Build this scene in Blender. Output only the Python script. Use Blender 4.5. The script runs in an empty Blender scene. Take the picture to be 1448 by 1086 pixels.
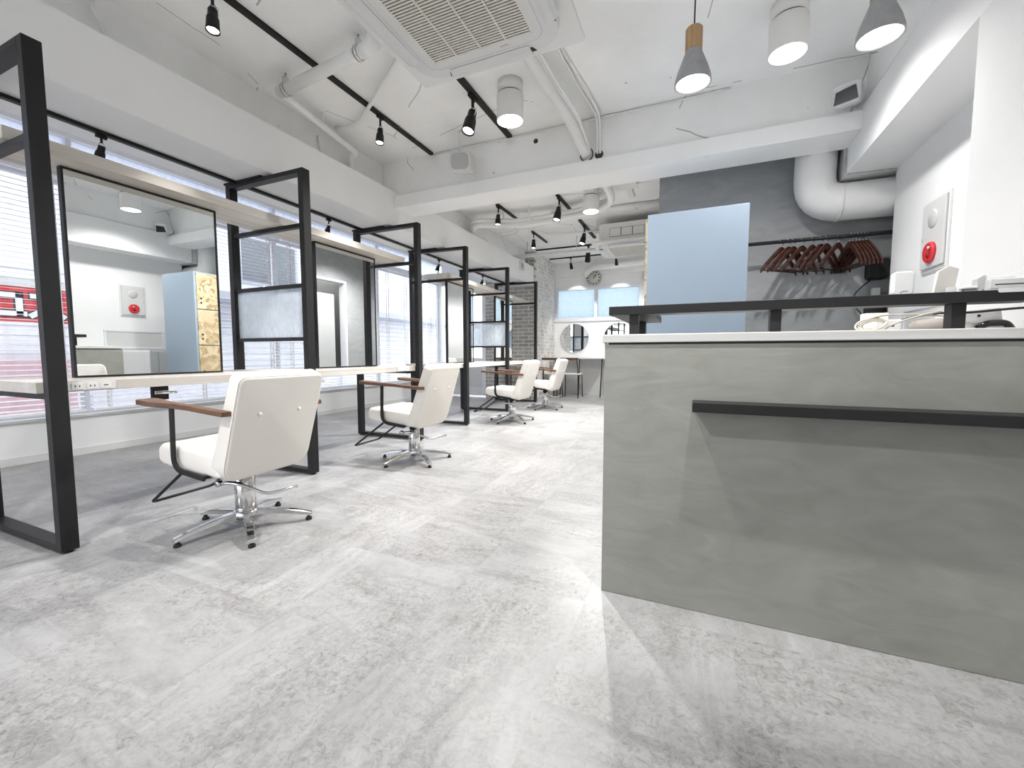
import bpy, bmesh, math, random
from mathutils import Vector, Matrix

random.seed(7)
PI = math.pi
S = bpy.context.scene
COL = S.collection

# ------------------------------------------------------------------ camera
cam_d = bpy.data.cameras.new('camera')
cam = bpy.data.objects.new('camera', cam_d)
COL.objects.link(cam)
cam_d.sensor_fit = 'HORIZONTAL'
cam_d.sensor_width = 36.0
cam_d.lens = 36.0 * 594.6 / 1448.0
cam_d.clip_start = 0.02
cam_d.clip_end = 200
cam.location = (0, 0, 0.95)
cam.rotation_euler = (math.radians(90 - 4.11), 0, math.radians(23.4))
S.camera = cam

# ------------------------------------------------------------------ exposure, world
S.view_settings.view_transform = 'Standard'
S.view_settings.look = 'None'
S.view_settings.gamma = 1.0
S.view_settings.use_curve_mapping = False
S.view_settings.exposure = 1.12
S.cycles.use_denoising = True
S.cycles.max_bounces = 10
S.cycles.diffuse_bounces = 6
S.cycles.glossy_bounces = 5
S.cycles.transparent_max_bounces = 16
S.cycles.sample_clamp_indirect = 8.0
S.cycles.blur_glossy = 0.5
S.cycles.caustics_reflective = False
S.cycles.caustics_refractive = False

W = bpy.data.worlds.new('world')
S.world = W
W.use_nodes = True
wn = W.node_tree.nodes
wn.clear()
w_out = wn.new('ShaderNodeOutputWorld')
w_bg = wn.new('ShaderNodeBackground')
w_bg.inputs['Color'].default_value = (0.94, 0.965, 1.0, 1)
w_bg.inputs['Strength'].default_value = 1.7
W.node_tree.links.new(w_bg.outputs[0], w_out.inputs[0])

LAMP_GAIN = 1.15          # one factor for every lamp in the room


def lamp(name, kind, loc, energy, parent=None, aim=None, size=0.05, angle=120, blend=0.6, color=(1, 0.985, 0.965)):
    d = bpy.data.lights.new(name, kind)
    d.energy = energy * LAMP_GAIN
    d.color = color
    if kind == 'SPOT':
        d.spot_size = math.radians(angle)
        d.spot_blend = blend
        d.shadow_soft_size = size
    elif kind == 'POINT':
        d.shadow_soft_size = size
    o = bpy.data.objects.new(name, d)
    COL.objects.link(o)
    o.location = loc
    if aim is not None:
        o.rotation_euler = (Vector(aim) - Vector(loc)).to_track_quat('-Z', 'Y').to_euler()
    if parent is not None:
        o.parent = parent
    return o


# ------------------------------------------------------------------ materials
def new_mat(name):
    m = bpy.data.materials.new(name)
    m.use_nodes = True
    nt = m.node_tree
    b = nt.nodes['Principled BSDF']
    return m, nt, b


def N(nt, kind, **kw):
    n = nt.nodes.new(kind)
    for k, v in kw.items():
        if k in n.inputs:
            n.inputs[k].default_value = v
        else:
            setattr(n, k, v)
    return n


def L(nt, a, b):
    nt.links.new(a, b)


def ramp(nt, fac, stops):
    r = nt.nodes.new('ShaderNodeValToRGB')
    els = r.color_ramp.elements
    while len(els) < len(stops):
        els.new(0.5)
    for e, (p, c) in zip(els, stops):
        e.position = p
        e.color = (*c, 1) if len(c) == 3 else c
    L(nt, fac, r.inputs['Fac'])
    return r.outputs['Color']


def simple(name, col, rough=0.5, metal=0.0, noise=0.0, scale=6.0, bump=0.0, bscale=80.0, spec=0.5):
    m, nt, b = new_mat(name)
    b.inputs['Roughness'].default_value = rough
    b.inputs['Metallic'].default_value = metal
    b.inputs['Specular IOR Level'].default_value = spec
    g = N(nt, 'ShaderNodeNewGeometry')
    n1 = N(nt, 'ShaderNodeTexNoise', Scale=scale, Detail=5.0)
    L(nt, g.outputs['Position'], n1.inputs['Vector'])
    lo = tuple(max(0, c * (1 - noise)) for c in col)
    hi = tuple(min(1, c * (1 + noise)) for c in col)
    L(nt, ramp(nt, n1.outputs['Fac'], [(0.3, lo), (0.7, hi)]), b.inputs['Base Color'])
    if bump:
        n2 = N(nt, 'ShaderNodeTexNoise', Scale=bscale, Detail=4.0)
        L(nt, g.outputs['Position'], n2.inputs['Vector'])
        bp = N(nt, 'ShaderNodeBump', Strength=bump, Distance=0.01)
        L(nt, n2.outputs['Fac'], bp.inputs['Height'])
        L(nt, bp.outputs['Normal'], b.inputs['Normal'])
    return m


def concrete_paint(name, col, pits=True):
    """painted raw concrete: faint blotches, hairline cracks and small bug holes"""
    m, nt, b = new_mat(name)
    b.inputs['Roughness'].default_value = 0.75
    g = N(nt, 'ShaderNodeNewGeometry')
    n1 = N(nt, 'ShaderNodeTexNoise', Scale=1.6, Detail=8.0, Roughness=0.65)
    L(nt, g.outputs['Position'], n1.inputs['Vector'])
    base = ramp(nt, n1.outputs['Fac'], [(0.3, tuple(c * 0.90 for c in col)), (0.65, col)])
    # holes
    v = N(nt, 'ShaderNodeTexVoronoi', Scale=5.5)
    L(nt, g.outputs['Position'], v.inputs['Vector'])
    hole = N(nt, 'ShaderNodeMath', operation='LESS_THAN')
    hole.inputs[1].default_value = 0.055
    L(nt, v.outputs['Distance'], hole.inputs[0])
    n3 = N(nt, 'ShaderNodeTexNoise', Scale=1.3, Detail=2.0)
    L(nt, g.outputs['Position'], n3.inputs['Vector'])
    gate = N(nt, 'ShaderNodeMath', operation='GREATER_THAN')
    gate.inputs[1].default_value = 0.56
    L(nt, n3.outputs['Fac'], gate.inputs[0])
    mul = N(nt, 'ShaderNodeMath', operation='MULTIPLY')
    L(nt, hole.outputs[0], mul.inputs[0])
    L(nt, gate.outputs[0], mul.inputs[1])
    # hairline formwork joints and cracks
    ve = N(nt, 'ShaderNodeTexVoronoi', Scale=0.75, feature='DISTANCE_TO_EDGE')
    nd = N(nt, 'ShaderNodeTexNoise', Scale=3.0, Detail=6.0)
    L(nt, g.outputs['Position'], nd.inputs['Vector'])
    mixv = N(nt, 'ShaderNodeMixRGB', blend_type='ADD')
    mixv.inputs['Fac'].default_value = 0.05
    L(nt, g.outputs['Position'], mixv.inputs[1])
    L(nt, nd.outputs['Color'], mixv.inputs[2])
    L(nt, mixv.outputs[0], ve.inputs['Vector'])
    cr = N(nt, 'ShaderNodeMath', operation='LESS_THAN')
    cr.inputs[1].default_value = 0.0028
    L(nt, ve.outputs['Distance'], cr.inputs[0])
    n4 = N(nt, 'ShaderNodeTexNoise', Scale=2.2, Detail=3.0)
    L(nt, g.outputs['Position'], n4.inputs['Vector'])
    gate2 = N(nt, 'ShaderNodeMath', operation='GREATER_THAN')
    gate2.inputs[1].default_value = 0.53
    L(nt, n4.outputs['Fac'], gate2.inputs[0])
    mul2 = N(nt, 'ShaderNodeMath', operation='MULTIPLY')
    L(nt, cr.outputs[0], mul2.inputs[0])
    L(nt, gate2.outputs[0], mul2.inputs[1])
    mx = N(nt, 'ShaderNodeMath', operation='MAXIMUM')
    L(nt, mul.outputs[0], mx.inputs[0])
    L(nt, mul2.outputs[0], mx.inputs[1])
    sc = N(nt, 'ShaderNodeMath', operation='MULTIPLY')
    sc.inputs[1].default_value = 0.62 if pits else 0.0
    L(nt, mx.outputs[0], sc.inputs[0])
    mixc = N(nt, 'ShaderNodeMixRGB')
    mixc.inputs[2].default_value = (0.22, 0.2, 0.18, 1)
    L(nt, sc.outputs[0], mixc.inputs['Fac'])
    L(nt, base, mixc.inputs[1])
    L(nt, mixc.outputs[0], b.inputs['Base Color'])
    bp = N(nt, 'ShaderNodeBump', Strength=0.25, Distance=0.01)
    n5 = N(nt, 'ShaderNodeTexNoise', Scale=14.0, Detail=6.0)
    L(nt, g.outputs['Position'], n5.inputs['Vector'])
    L(nt, n5.outputs['Fac'], bp.inputs['Height'])
    L(nt, bp.outputs['Normal'], b.inputs['Normal'])
    return m


def plaster(name, lo, hi, scale=2.2, rough=0.6):
    """trowelled mortar: broad clouds with short sweeping trowel marks"""
    m, nt, b = new_mat(name)
    b.inputs['Roughness'].default_value = rough
    g = N(nt, 'ShaderNodeNewGeometry')
    n1 = N(nt, 'ShaderNodeTexNoise', Scale=scale, Detail=9.0, Roughness=0.6, Distortion=0.6)
    L(nt, g.outputs['Position'], n1.inputs['Vector'])
    mp = N(nt, 'ShaderNodeMapping')
    mp.inputs['Scale'].default_value = (1.0, 1.0, 2.6)
    L(nt, g.outputs['Position'], mp.inputs['Vector'])
    n2 = N(nt, 'ShaderNodeTexNoise', Scale=scale * 2.4, Detail=6.0, Distortion=1.6)
    L(nt, mp.outputs[0], n2.inputs['Vector'])
    a = N(nt, 'ShaderNodeMath', operation='MULTIPLY_ADD')
    a.inputs[1].default_value = 0.45
    L(nt, n2.outputs['Fac'], a.inputs[0])
    h = N(nt, 'ShaderNodeMath', operation='MULTIPLY')
    h.inputs[1].default_value = 0.55
    L(nt, n1.outputs['Fac'], h.inputs[0])
    L(nt, h.outputs[0], a.inputs[2])
    L(nt, ramp(nt, a.outputs[0], [(0.33, lo), (0.66, hi)]), b.inputs['Base Color'])
    bp = N(nt, 'ShaderNodeBump', Strength=0.15, Distance=0.01)
    L(nt, n2.outputs['Fac'], bp.inputs['Height'])
    L(nt, bp.outputs['Normal'], b.inputs['Normal'])
    return m


def floor_mat():
    m, nt, b = new_mat('stone_look_floor_tile')
    g = N(nt, 'ShaderNodeNewGeometry')
    off = N(nt, 'ShaderNodeVectorMath', operation='ADD')
    off.inputs[1].default_value = (1.36, -0.535, 0)
    L(nt, g.outputs['Position'], off.inputs[0])
    sc = N(nt, 'ShaderNodeVectorMath', operation='SCALE')
    sc.inputs['Scale'].default_value = 2.0
    L(nt, off.outputs[0], sc.inputs[0])
    fl = N(nt, 'ShaderNodeVectorMath', operation='FLOOR')
    L(nt, sc.outputs[0], fl.inputs[0])
    wnz = N(nt, 'ShaderNodeTexWhiteNoise', noise_dimensions='3D')
    L(nt, fl.outputs[0], wnz.inputs['Vector'])
    shift = N(nt, 'ShaderNodeVectorMath', operation='SCALE')
    shift.inputs['Scale'].default_value = 30.0
    L(nt, wnz.outputs['Color'], shift.inputs[0])
    pos = N(nt, 'ShaderNodeVectorMath', operation='ADD')
    L(nt, g.outputs['Position'], pos.inputs[0])
    L(nt, shift.outputs[0], pos.inputs[1])
    # two vein directions, one chosen per tile
    ms = []
    for s in ((1.0, 3.6, 1.0), (3.6, 1.0, 1.0)):
        mp = N(nt, 'ShaderNodeMapping')
        mp.inputs['Scale'].default_value = s
        L(nt, pos.outputs[0], mp.inputs['Vector'])
        n = N(nt, 'ShaderNodeTexNoise', Scale=2.6, Detail=12.0, Roughness=0.68, Distortion=0.9)
        L(nt, mp.outputs[0], n.inputs['Vector'])
        ms.append(n.outputs['Fac'])
    gt = N(nt, 'ShaderNodeMath', operation='GREATER_THAN')
    gt.inputs[1].default_value = 0.5
    L(nt, wnz.outputs['Value'], gt.inputs[0])
    vein = N(nt, 'ShaderNodeMixRGB')
    L(nt, gt.outputs[0], vein.inputs['Fac'])
    L(nt, ms[0], vein.inputs[1])
    L(nt, ms[1], vein.inputs[2])
    # fine mottling that comes in patches
    fine = N(nt, 'ShaderNodeTexNoise', Scale=44.0, Detail=8.0, Roughness=0.78, Distortion=1.0)
    L(nt, pos.outputs[0], fine.inputs['Vector'])
    patch = N(nt, 'ShaderNodeTexNoise', Scale=3.2, Detail=3.0)
    L(nt, pos.outputs[0], patch.inputs['Vector'])
    pr = N(nt, 'ShaderNodeMapRange')
    pr.inputs['From Min'].default_value = 0.26
    pr.inputs['From Max'].default_value = 0.60
    L(nt, patch.outputs['Fac'], pr.inputs['Value'])
    base = ramp(nt, vein.outputs[0], [(0.25, (0.25, 0.245, 0.24)), (0.45, (0.345, 0.343, 0.342)), (0.68, (0.425, 0.425, 0.428))])
    dark = ramp(nt, fine.outputs['Fac'], [(0.30, (0.28, 0.262, 0.25)), (0.46, (0.80, 0.785, 0.77)), (0.58, (1.0, 1.0, 1.0))])
    mixm = N(nt, 'ShaderNodeMixRGB', blend_type='MULTIPLY')
    mf = N(nt, 'ShaderNodeMath', operation='MULTIPLY')
    mf.inputs[1].default_value = 0.95
    L(nt, pr.outputs[0], mf.inputs[0])
    L(nt, mf.outputs[0], mixm.inputs['Fac'])
    L(nt, base, mixm.inputs[1])
    L(nt, dark, mixm.inputs[2])
    # per tile tone
    tone = N(nt, 'ShaderNodeMapRange')
    tone.inputs['To Min'].default_value = 0.94
    tone.inputs['To Max'].default_value = 1.05
    L(nt, wnz.outputs['Value'], tone.inputs['Value'])
    tm = N(nt, 'ShaderNodeVectorMath', operation='SCALE')
    L(nt, mixm.outputs[0], tm.inputs[0])
    L(nt, tone.outputs[0], tm.inputs['Scale'])
    # joints
    fr = N(nt, 'ShaderNodeVectorMath', operation='FRACTION')
    L(nt, sc.outputs[0], fr.inputs[0])
    sx = N(nt, 'ShaderNodeSeparateXYZ')
    L(nt, fr.outputs[0], sx.inputs[0])
    mn = N(nt, 'ShaderNodeMath', operation='MINIMUM')
    L(nt, sx.outputs['X'], mn.inputs[0])
    L(nt, sx.outputs['Y'], mn.inputs[1])
    jt = N(nt, 'ShaderNodeMath', operation='LESS_THAN')
    jt.inputs[1].default_value = 0.005
    L(nt, mn.outputs[0], jt.inputs[0])
    jf = N(nt, 'ShaderNodeMath', operation='MULTIPLY')
    jf.inputs[1].default_value = 0.28
    L(nt, jt.outputs[0], jf.inputs[0])
    fin = N(nt, 'ShaderNodeMixRGB')
    fin.inputs[2].default_value = (0.3, 0.3, 0.3, 1)
    L(nt, jf.outputs[0], fin.inputs['Fac'])
    L(nt, tm.outputs[0], fin.inputs[1])
    L(nt, fin.outputs[0], b.inputs['Base Color'])
    rr = N(nt, 'ShaderNodeMapRange')
    rr.inputs['To Min'].default_value = 0.30
    rr.inputs['To Max'].default_value = 0.48
    L(nt, fine.outputs['Fac'], rr.inputs['Value'])
    L(nt, rr.outputs[0], b.inputs['Roughness'])
    bp = N(nt, 'ShaderNodeBump', Strength=0.10, Distance=0.004)
    L(nt, fine.outputs['Fac'], bp.inputs['Height'])
    L(nt, bp.outputs['Normal'], b.inputs['Normal'])
    return m


def wood(name, lo, hi, axis='Y', scale=1.0, rough=0.5):
    m, nt, b = new_mat(name)
    b.inputs['Roughness'].default_value = rough
    tc = N(nt, 'ShaderNodeTexCoord')
    mp = N(nt, 'ShaderNodeMapping')
    s = {'X': (0.6, 14, 14), 'Y': (14, 0.6, 14), 'Z': (14, 14, 0.6)}[axis]
    mp.inputs['Scale'].default_value = tuple(v * scale for v in s)
    L(nt, tc.outputs['Object'], mp.inputs['Vector'])
    n = N(nt, 'ShaderNodeTexNoise', Scale=1.5, Detail=9.0, Roughness=0.62, Distortion=0.7)
    L(nt, mp.outputs[0], n.inputs['Vector'])
    L(nt, ramp(nt, n.outputs['Fac'], [(0.34, lo), (0.64, hi)]), b.inputs['Base Color'])
    return m


def brick_mat(name, axis, c1, c2, mortar, wash=0.0):
    m, nt, b = new_mat(name)
    b.inputs['Roughness'].default_value = 0.85
    g = N(nt, 'ShaderNodeNewGeometry')
    sx = N(nt, 'ShaderNodeSeparateXYZ')
    L(nt, g.outputs['Position'], sx.inputs[0])
    cx = N(nt, 'ShaderNodeCombineXYZ')
    L(nt, sx.outputs[axis], cx.inputs['X'])
    L(nt, sx.outputs['Z'], cx.inputs['Y'])
    br = N(nt, 'ShaderNodeTexBrick')
    br.inputs['Scale'].default_value = 1.0
    br.inputs['Brick Width'].default_value = 0.235
    br.inputs['Row Height'].default_value = 0.078
    br.inputs['Mortar Size'].default_value = 0.009
    br.inputs['Mortar Smooth'].default_value = 0.2
    br.inputs['Color1'].default_value = (*c1, 1)
    br.inputs['Color2'].default_value = (*c2, 1)
    br.inputs['Mortar'].default_value = (*mortar, 1)
    L(nt, cx.outputs[0], br.inputs['Vector'])
    n = N(nt, 'ShaderNodeTexNoise', Scale=9.0, Detail=8.0, Roughness=0.7)
    L(nt, g.outputs['Position'], n.inputs['Vector'])
    fac = N(nt, 'ShaderNodeMapRange')
    fac.inputs['From Min'].default_value = 0.62 - 0.35 * wash
    fac.inputs['From Max'].default_value = 0.72 - 0.28 * wash
    L(nt, n.outputs['Fac'], fac.inputs['Value'])
    mx = N(nt, 'ShaderNodeMixRGB')
    mx.inputs[2].default_value = (*mortar, 1)
    L(nt, fac.outputs[0], mx.inputs['Fac'])
    L(nt, br.outputs['Color'], mx.inputs[1])
    L(nt, mx.outputs[0], b.inputs['Base Color'])
    inv = N(nt, 'ShaderNodeMath', operation='SUBTRACT')
    inv.inputs[0].default_value = 1.0
    L(nt, br.outputs['Fac'], inv.inputs[1])
    bp = N(nt, 'ShaderNodeBump', Strength=0.6, Distance=0.01)
    L(nt, inv.outputs[0], bp.inputs['Height'])
    L(nt, bp.outputs['Normal'], b.inputs['Normal'])
    return m


def glass_mat(name, tint=(1, 1, 1), refl=0.08):
    m = bpy.data.materials.new(name)
    m.use_nodes = True
    nt = m.node_tree
    nt.nodes.clear()
    out = N(nt, 'ShaderNodeOutputMaterial')
    tr = N(nt, 'ShaderNodeBsdfTransparent', Color=(*tint, 1))
    gl = N(nt, 'ShaderNodeBsdfGlossy', Roughness=0.02)
    mx = N(nt, 'ShaderNodeMixShader', Fac=refl)
    L(nt, tr.outputs[0], mx.inputs[1])
    L(nt, gl.outputs[0], mx.inputs[2])
    L(nt, mx.outputs[0], out.inputs['Surface'])
    return m


def frosted_mat(name, tint, clear=0.25, ripple=True):
    m = bpy.data.materials.new(name)
    m.use_nodes = True
    nt = m.node_tree
    nt.nodes.clear()
    out = N(nt, 'ShaderNodeOutputMaterial')
    g = N(nt, 'ShaderNodeNewGeometry')
    mp = N(nt, 'ShaderNodeMapping')
    mp.inputs['Scale'].default_value = (60, 60, 14) if ripple else (9, 9, 9)
    L(nt, g.outputs['Position'], mp.inputs['Vector'])
    n = N(nt, 'ShaderNodeTexNoise', Scale=1.0, Detail=3.0, Distortion=1.0)
    L(nt, mp.outputs[0], n.inputs['Vector'])
    bp = N(nt, 'ShaderNodeBump', Strength=0.6, Distance=0.01)
    L(nt, n.outputs['Fac'], bp.inputs['Height'])
    tl = N(nt, 'ShaderNodeBsdfTranslucent', Color=(*tint, 1))
    tr = N(nt, 'ShaderNodeBsdfTransparent', Color=(*tint, 1))
    gl = N(nt, 'ShaderNodeBsdfGlossy', Roughness=0.15)
    L(nt, bp.outputs[0], gl.inputs['Normal'])
    m1 = N(nt, 'ShaderNodeMixShader')
    fr = N(nt, 'ShaderNodeMapRange')
    fr.inputs['From Min'].default_value = 0.35
    fr.inputs['From Max'].default_value = 0.65
    fr.inputs['To Min'].default_value = max(0, clear - 0.12)
    fr.inputs['To Max'].default_value = min(1, clear + 0.12)
    L(nt, n.outputs['Fac'], fr.inputs['Value'])
    L(nt, fr.outputs[0], m1.inputs['Fac'])
    L(nt, tl.outputs[0], m1.inputs[1])
    L(nt, tr.outputs[0], m1.inputs[2])
    m2 = N(nt, 'ShaderNodeMixShader', Fac=0.08)
    L(nt, m1.outputs[0], m2.inputs[1])
    L(nt, gl.outputs[0], m2.inputs[2])
    L(nt, m2.outputs[0], out.inputs['Surface'])
    return m


def emis(name, col, s):
    m, nt, b = new_mat(name)
    b.inputs['Base Color'].default_value = (*col, 1)
    b.inputs['Emission Color'].default_value = (*col, 1)
    b.inputs['Emission Strength'].default_value = s
    return m


def osb_mat():
    m, nt, b = new_mat('osb_board')
    b.inputs['Roughness'].default_value = 0.6
    g = N(nt, 'ShaderNodeNewGeometry')
    v = N(nt, 'ShaderNodeTexVoronoi', Scale=16.0)
    nz = N(nt, 'ShaderNodeTexNoise', Scale=5.0, Detail=3.0)
    L(nt, g.outputs['Position'], nz.inputs['Vector'])
    mv = N(nt, 'ShaderNodeMixRGB', blend_type='ADD')
    mv.inputs['Fac'].default_value = 0.5
    L(nt, g.outputs['Position'], mv.inputs[1])
    L(nt, nz.outputs['Color'], mv.inputs[2])
    L(nt, mv.outputs[0], v.inputs['Vector'])
    sep = N(nt, 'ShaderNodeSeparateColor')
    L(nt, v.outputs['Color'], sep.inputs[0])
    L(nt, ramp(nt, sep.outputs[0], [(0.0, (0.34, 0.235, 0.12)), (0.35, (0.50, 0.38, 0.22)), (1.0, (0.66, 0.55, 0.37))]), b.inputs['Base Color'])
    return m


M = {}
M['ceiling'] = concrete_paint('painted_concrete_ceiling', (0.90, 0.90, 0.89))
M['beam'] = concrete_paint('painted_concrete_beam', (0.89, 0.89, 0.88))
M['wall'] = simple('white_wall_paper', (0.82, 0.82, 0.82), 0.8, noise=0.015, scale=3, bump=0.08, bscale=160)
M['wall_dimmed'] = simple('white_wall_paper_dimmed_for_lamps', (0.74, 0.74, 0.74), 0.8, noise=0.015, scale=3, bump=0.08, bscale=160)  # same wallpaper, colour darkened to offset the strong lamp light on it
M['clad'] = simple('white_cladding_board', (0.88, 0.88, 0.875), 0.7, noise=0.02, scale=2, bump=0.05, bscale=90)
M['white'] = simple('white_enamel', (0.72, 0.72, 0.71), 0.4, noise=0.01)
M['plastic'] = simple('white_plastic', (0.64, 0.64, 0.635), 0.35, noise=0.01)
M['fixture'] = simple('warm_white_fixture', (0.78, 0.775, 0.75), 0.5, noise=0.01)
M['floor'] = floor_mat()
M['counter'] = plaster('olive_grey_mortar', (0.205, 0.206, 0.183), (0.282, 0.283, 0.256), 1.7)
M['greywall'] = plaster('dark_grey_mortar', (0.275, 0.285, 0.292), (0.38, 0.39, 0.397), 1.3)
M['black'] = simple('black_powder_coated_steel', (0.014, 0.014, 0.0145), 0.5, noise=0.1, bump=0.05, bscale=300, spec=0.3)
M['track'] = simple('black_track', (0.012, 0.012, 0.012), 0.55, noise=0.05, spec=0.3)
M['desk'] = wood('whitewashed_wood', (0.47, 0.44, 0.40), (0.58, 0.555, 0.52), 'Y', 0.7, 0.45)
M['shelf'] = wood('pale_greige_wood', (0.50, 0.46, 0.41), (0.68, 0.64, 0.58), 'Y', 0.7, 0.55)
M['top'] = wood('white_grained_worktop', (0.52, 0.51, 0.49), (0.60, 0.59, 0.57), 'X', 0.6, 0.4)
M['walnut'] = wood('walnut', (0.075, 0.034, 0.018), (0.20, 0.10, 0.056), 'X', 2.0, 0.4)
M['beech'] = wood('oiled_oak', (0.36, 0.22, 0.10), (0.55, 0.36, 0.18), 'Z', 2.0, 0.5)
M['leather'] = simple('ivory_vinyl', (0.82, 0.785, 0.735), 0.48, noise=0.02, scale=5, bump=0.06, bscale=220)
M['chrome'] = simple('chrome', (0.72, 0.72, 0.72), 0.14, 1.0, noise=0.02)
M['steel'] = simple('brushed_steel', (0.62, 0.62, 0.62), 0.3, 1.0, noise=0.03)
M['rubber'] = simple('black_rubber', (0.015, 0.015, 0.015), 0.7, noise=0.1)
M['mirror'] = simple('mirror_silver', (0.86, 0.88, 0.875), 0.0, 1.0)
M['blue'] = simple('powder_blue_laminate', (0.345, 0.43, 0.53), 0.45, noise=0.012, scale=2)
M['osb'] = osb_mat()
M['brickA'] = brick_mat('grey_brick', 'X', (0.30, 0.285, 0.26), (0.43, 0.41, 0.375), (0.66, 0.65, 0.62), 0.1)
M['brickB'] = brick_mat('whitewashed_brick', 'Y', (0.44, 0.41, 0.37), (0.60, 0.57, 0.53), (0.76, 0.75, 0.73), 0.55)
M['red'] = simple('alarm_red', (0.62, 0.03, 0.04), 0.35, noise=0.03)
M['darkred'] = simple('alarm_deep_red', (0.22, 0.01, 0.015), 0.5, noise=0.03)
M['grille'] = simple('beige_grille', (0.66, 0.64, 0.58), 0.5, noise=0.02)
M['cavity'] = simple('dark_cavity', (0.05, 0.047, 0.043), 0.8, noise=0.1)
M['mesh'] = simple('grey_speaker_cloth', (0.46, 0.46, 0.46), 0.8, noise=0.08, scale=120)
M['duct'] = simple('white_wrapped_duct', (0.74, 0.74, 0.73), 0.6, noise=0.03, scale=4, bump=0.5, bscale=9)
M['pipe'] = simple('white_painted_pipe', (0.80, 0.80, 0.78), 0.5, noise=0.02, bump=0.04)
M['glass'] = glass_mat('window_glass', (0.97, 0.99, 1.0), 0.06)
M['frost_blue'] = frosted_mat('frosted_window_glass', (0.50, 0.565, 0.60), 0.35, False)
M['added_transom_glass'] = frosted_mat('frosted_added_transom', (0.88, 0.93, 1.0), 0.15, False)  # panes of the added lintel band, let daylight brighten it
M['frost'] = frosted_mat('rippled_glass', (0.73, 0.77, 0.81), 0.45, True)
M['blind'] = simple('white_blind_slat', (0.86, 0.87, 0.90), 0.5, noise=0.01)
M['tape'] = simple('blind_ladder_tape', (0.80, 0.80, 0.82), 0.7, noise=0.01)
M['alu'] = simple('white_aluminium', (0.74, 0.75, 0.79), 0.4, noise=0.01)
M['pale'] = simple('pale_grey_board', (0.62, 0.62, 0.61), 0.6, noise=0.02)
M['leaf'] = simple('grey_white_door_leaf', (0.40, 0.41, 0.41), 0.5, noise=0.01)
M['concgrey'] = simple('grey_pendant_concrete', (0.36, 0.36, 0.36), 0.75, noise=0.08, scale=30, bump=0.1)
M['lampglow'] = emis('lamp_disc', (1.0, 0.985, 0.96), 9.0)
M['reflector'] = emis('glowing_lamp_reflector', (1.0, 0.985, 0.96), 0.4)  # reflector ring made to glow in place of reflected lamp light
M['mahogany'] = wood('mahogany_hanger', (0.022, 0.009, 0.006), (0.075, 0.026, 0.017), 'X', 2.0, 0.3)
M['darkbrown'] = simple('dark_brown_weave', (0.07, 0.055, 0.045), 0.7, noise=0.2, scale=60)
M['cream'] = simple('cream_paper', (0.56, 0.54, 0.50), 0.8, noise=0.02)
M['cord'] = simple('off_white_cord', (0.46, 0.43, 0.37), 0.5, noise=0.03)
M['bowlgrey'] = simple('taupe_cloth_bag', (0.26, 0.235, 0.215), 0.8, noise=0.1, scale=20)
M['lens'] = simple('smoked_lens', (0.012, 0.012, 0.012), 0.12, noise=0.0)
M['signred'] = simple('sign_red', (0.60, 0.05, 0.055), 0.5, noise=0.05)
M['signwhite'] = simple('sign_white', (0.85, 0.85, 0.86), 0.5, noise=0.01)
M['signblack'] = simple('sign_black', (0.03, 0.03, 0.03), 0.5, noise=0.01)
M['facade'] = simple('pale_facade', (0.60, 0.60, 0.64), 0.8, noise=0.03, scale=2)
M['facade2'] = simple('grey_facade_panel', (0.36, 0.37, 0.42), 0.8, noise=0.03)
M['facadedark'] = simple('dark_window_recess', (0.10, 0.11, 0.13), 0.5, noise=0.05)
M['pinkwall'] = simple('red_shop_shutter', (0.50, 0.33, 0.36), 0.7, noise=0.05)
M['asphalt'] = simple('pale_asphalt', (0.72, 0.72, 0.73), 0.9, noise=0.06)
M['exit'] = simple('exit_green', (0.06, 0.35, 0.22), 0.5, noise=0.01)
M['clockface'] = simple('clock_face', (0.60, 0.60, 0.57), 0.6, noise=0.01)
M['clockhand'] = simple('clock_black', (0.02, 0.02, 0.02), 0.5)


# ------------------------------------------------------------------ mesh helpers
def bx(bm, x0, x1, y0, y1, z0, z1, mtx=None):
    vs = [bm.verts.new(p) for p in ((x0, y0, z0), (x1, y0, z0), (x1, y1, z0), (x0, y1, z0),
                                    (x0, y0, z1), (x1, y0, z1), (x1, y1, z1), (x0, y1, z1))]
    if mtx is not None:
        for v in vs:
            v.co = mtx @ v.co
    for f in ((3, 2, 1, 0), (4, 5, 6, 7), (0, 1, 5, 4), (1, 2, 6, 5), (2, 3, 7, 6), (3, 0, 4, 7)):
        bm.faces.new([vs[i] for i in f])
    return bm


def box(x0, x1, y0, y1, z0, z1):
    return bx(bmesh.new(), x0, x1, y0, y1, z0, z1)


def frames_along(path):
    pts = [Vector(p) for p in path]
    tans = []
    n = len(pts)
    for i in range(n):
        if i == 0:
            t = pts[1] - pts[0]
        elif i == n - 1:
            t = pts[-1] - pts[-2]
        else:
            t = (pts[i + 1] - pts[i]).normalized() + (pts[i] - pts[i - 1]).normalized()
        tans.append(t.normalized())
    ref = Vector((0, 0, 1)) if abs(tans[0].z) < 0.9 else Vector((1, 0, 0))
    u = tans[0].cross(ref).normalized()
    out = []
    for i in range(n):
        if i:
            ax = tans[i - 1].cross(tans[i])
            if ax.length > 1e-6:
                ang = tans[i - 1].angle(tans[i])
                u = Matrix.Rotation(ang, 3, ax.normalized()) @ u
        u = (u - tans[i] * u.dot(tans[i])).normalized()
        out.append((pts[i], u, tans[i].cross(u).normalized()))
    return out


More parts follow.
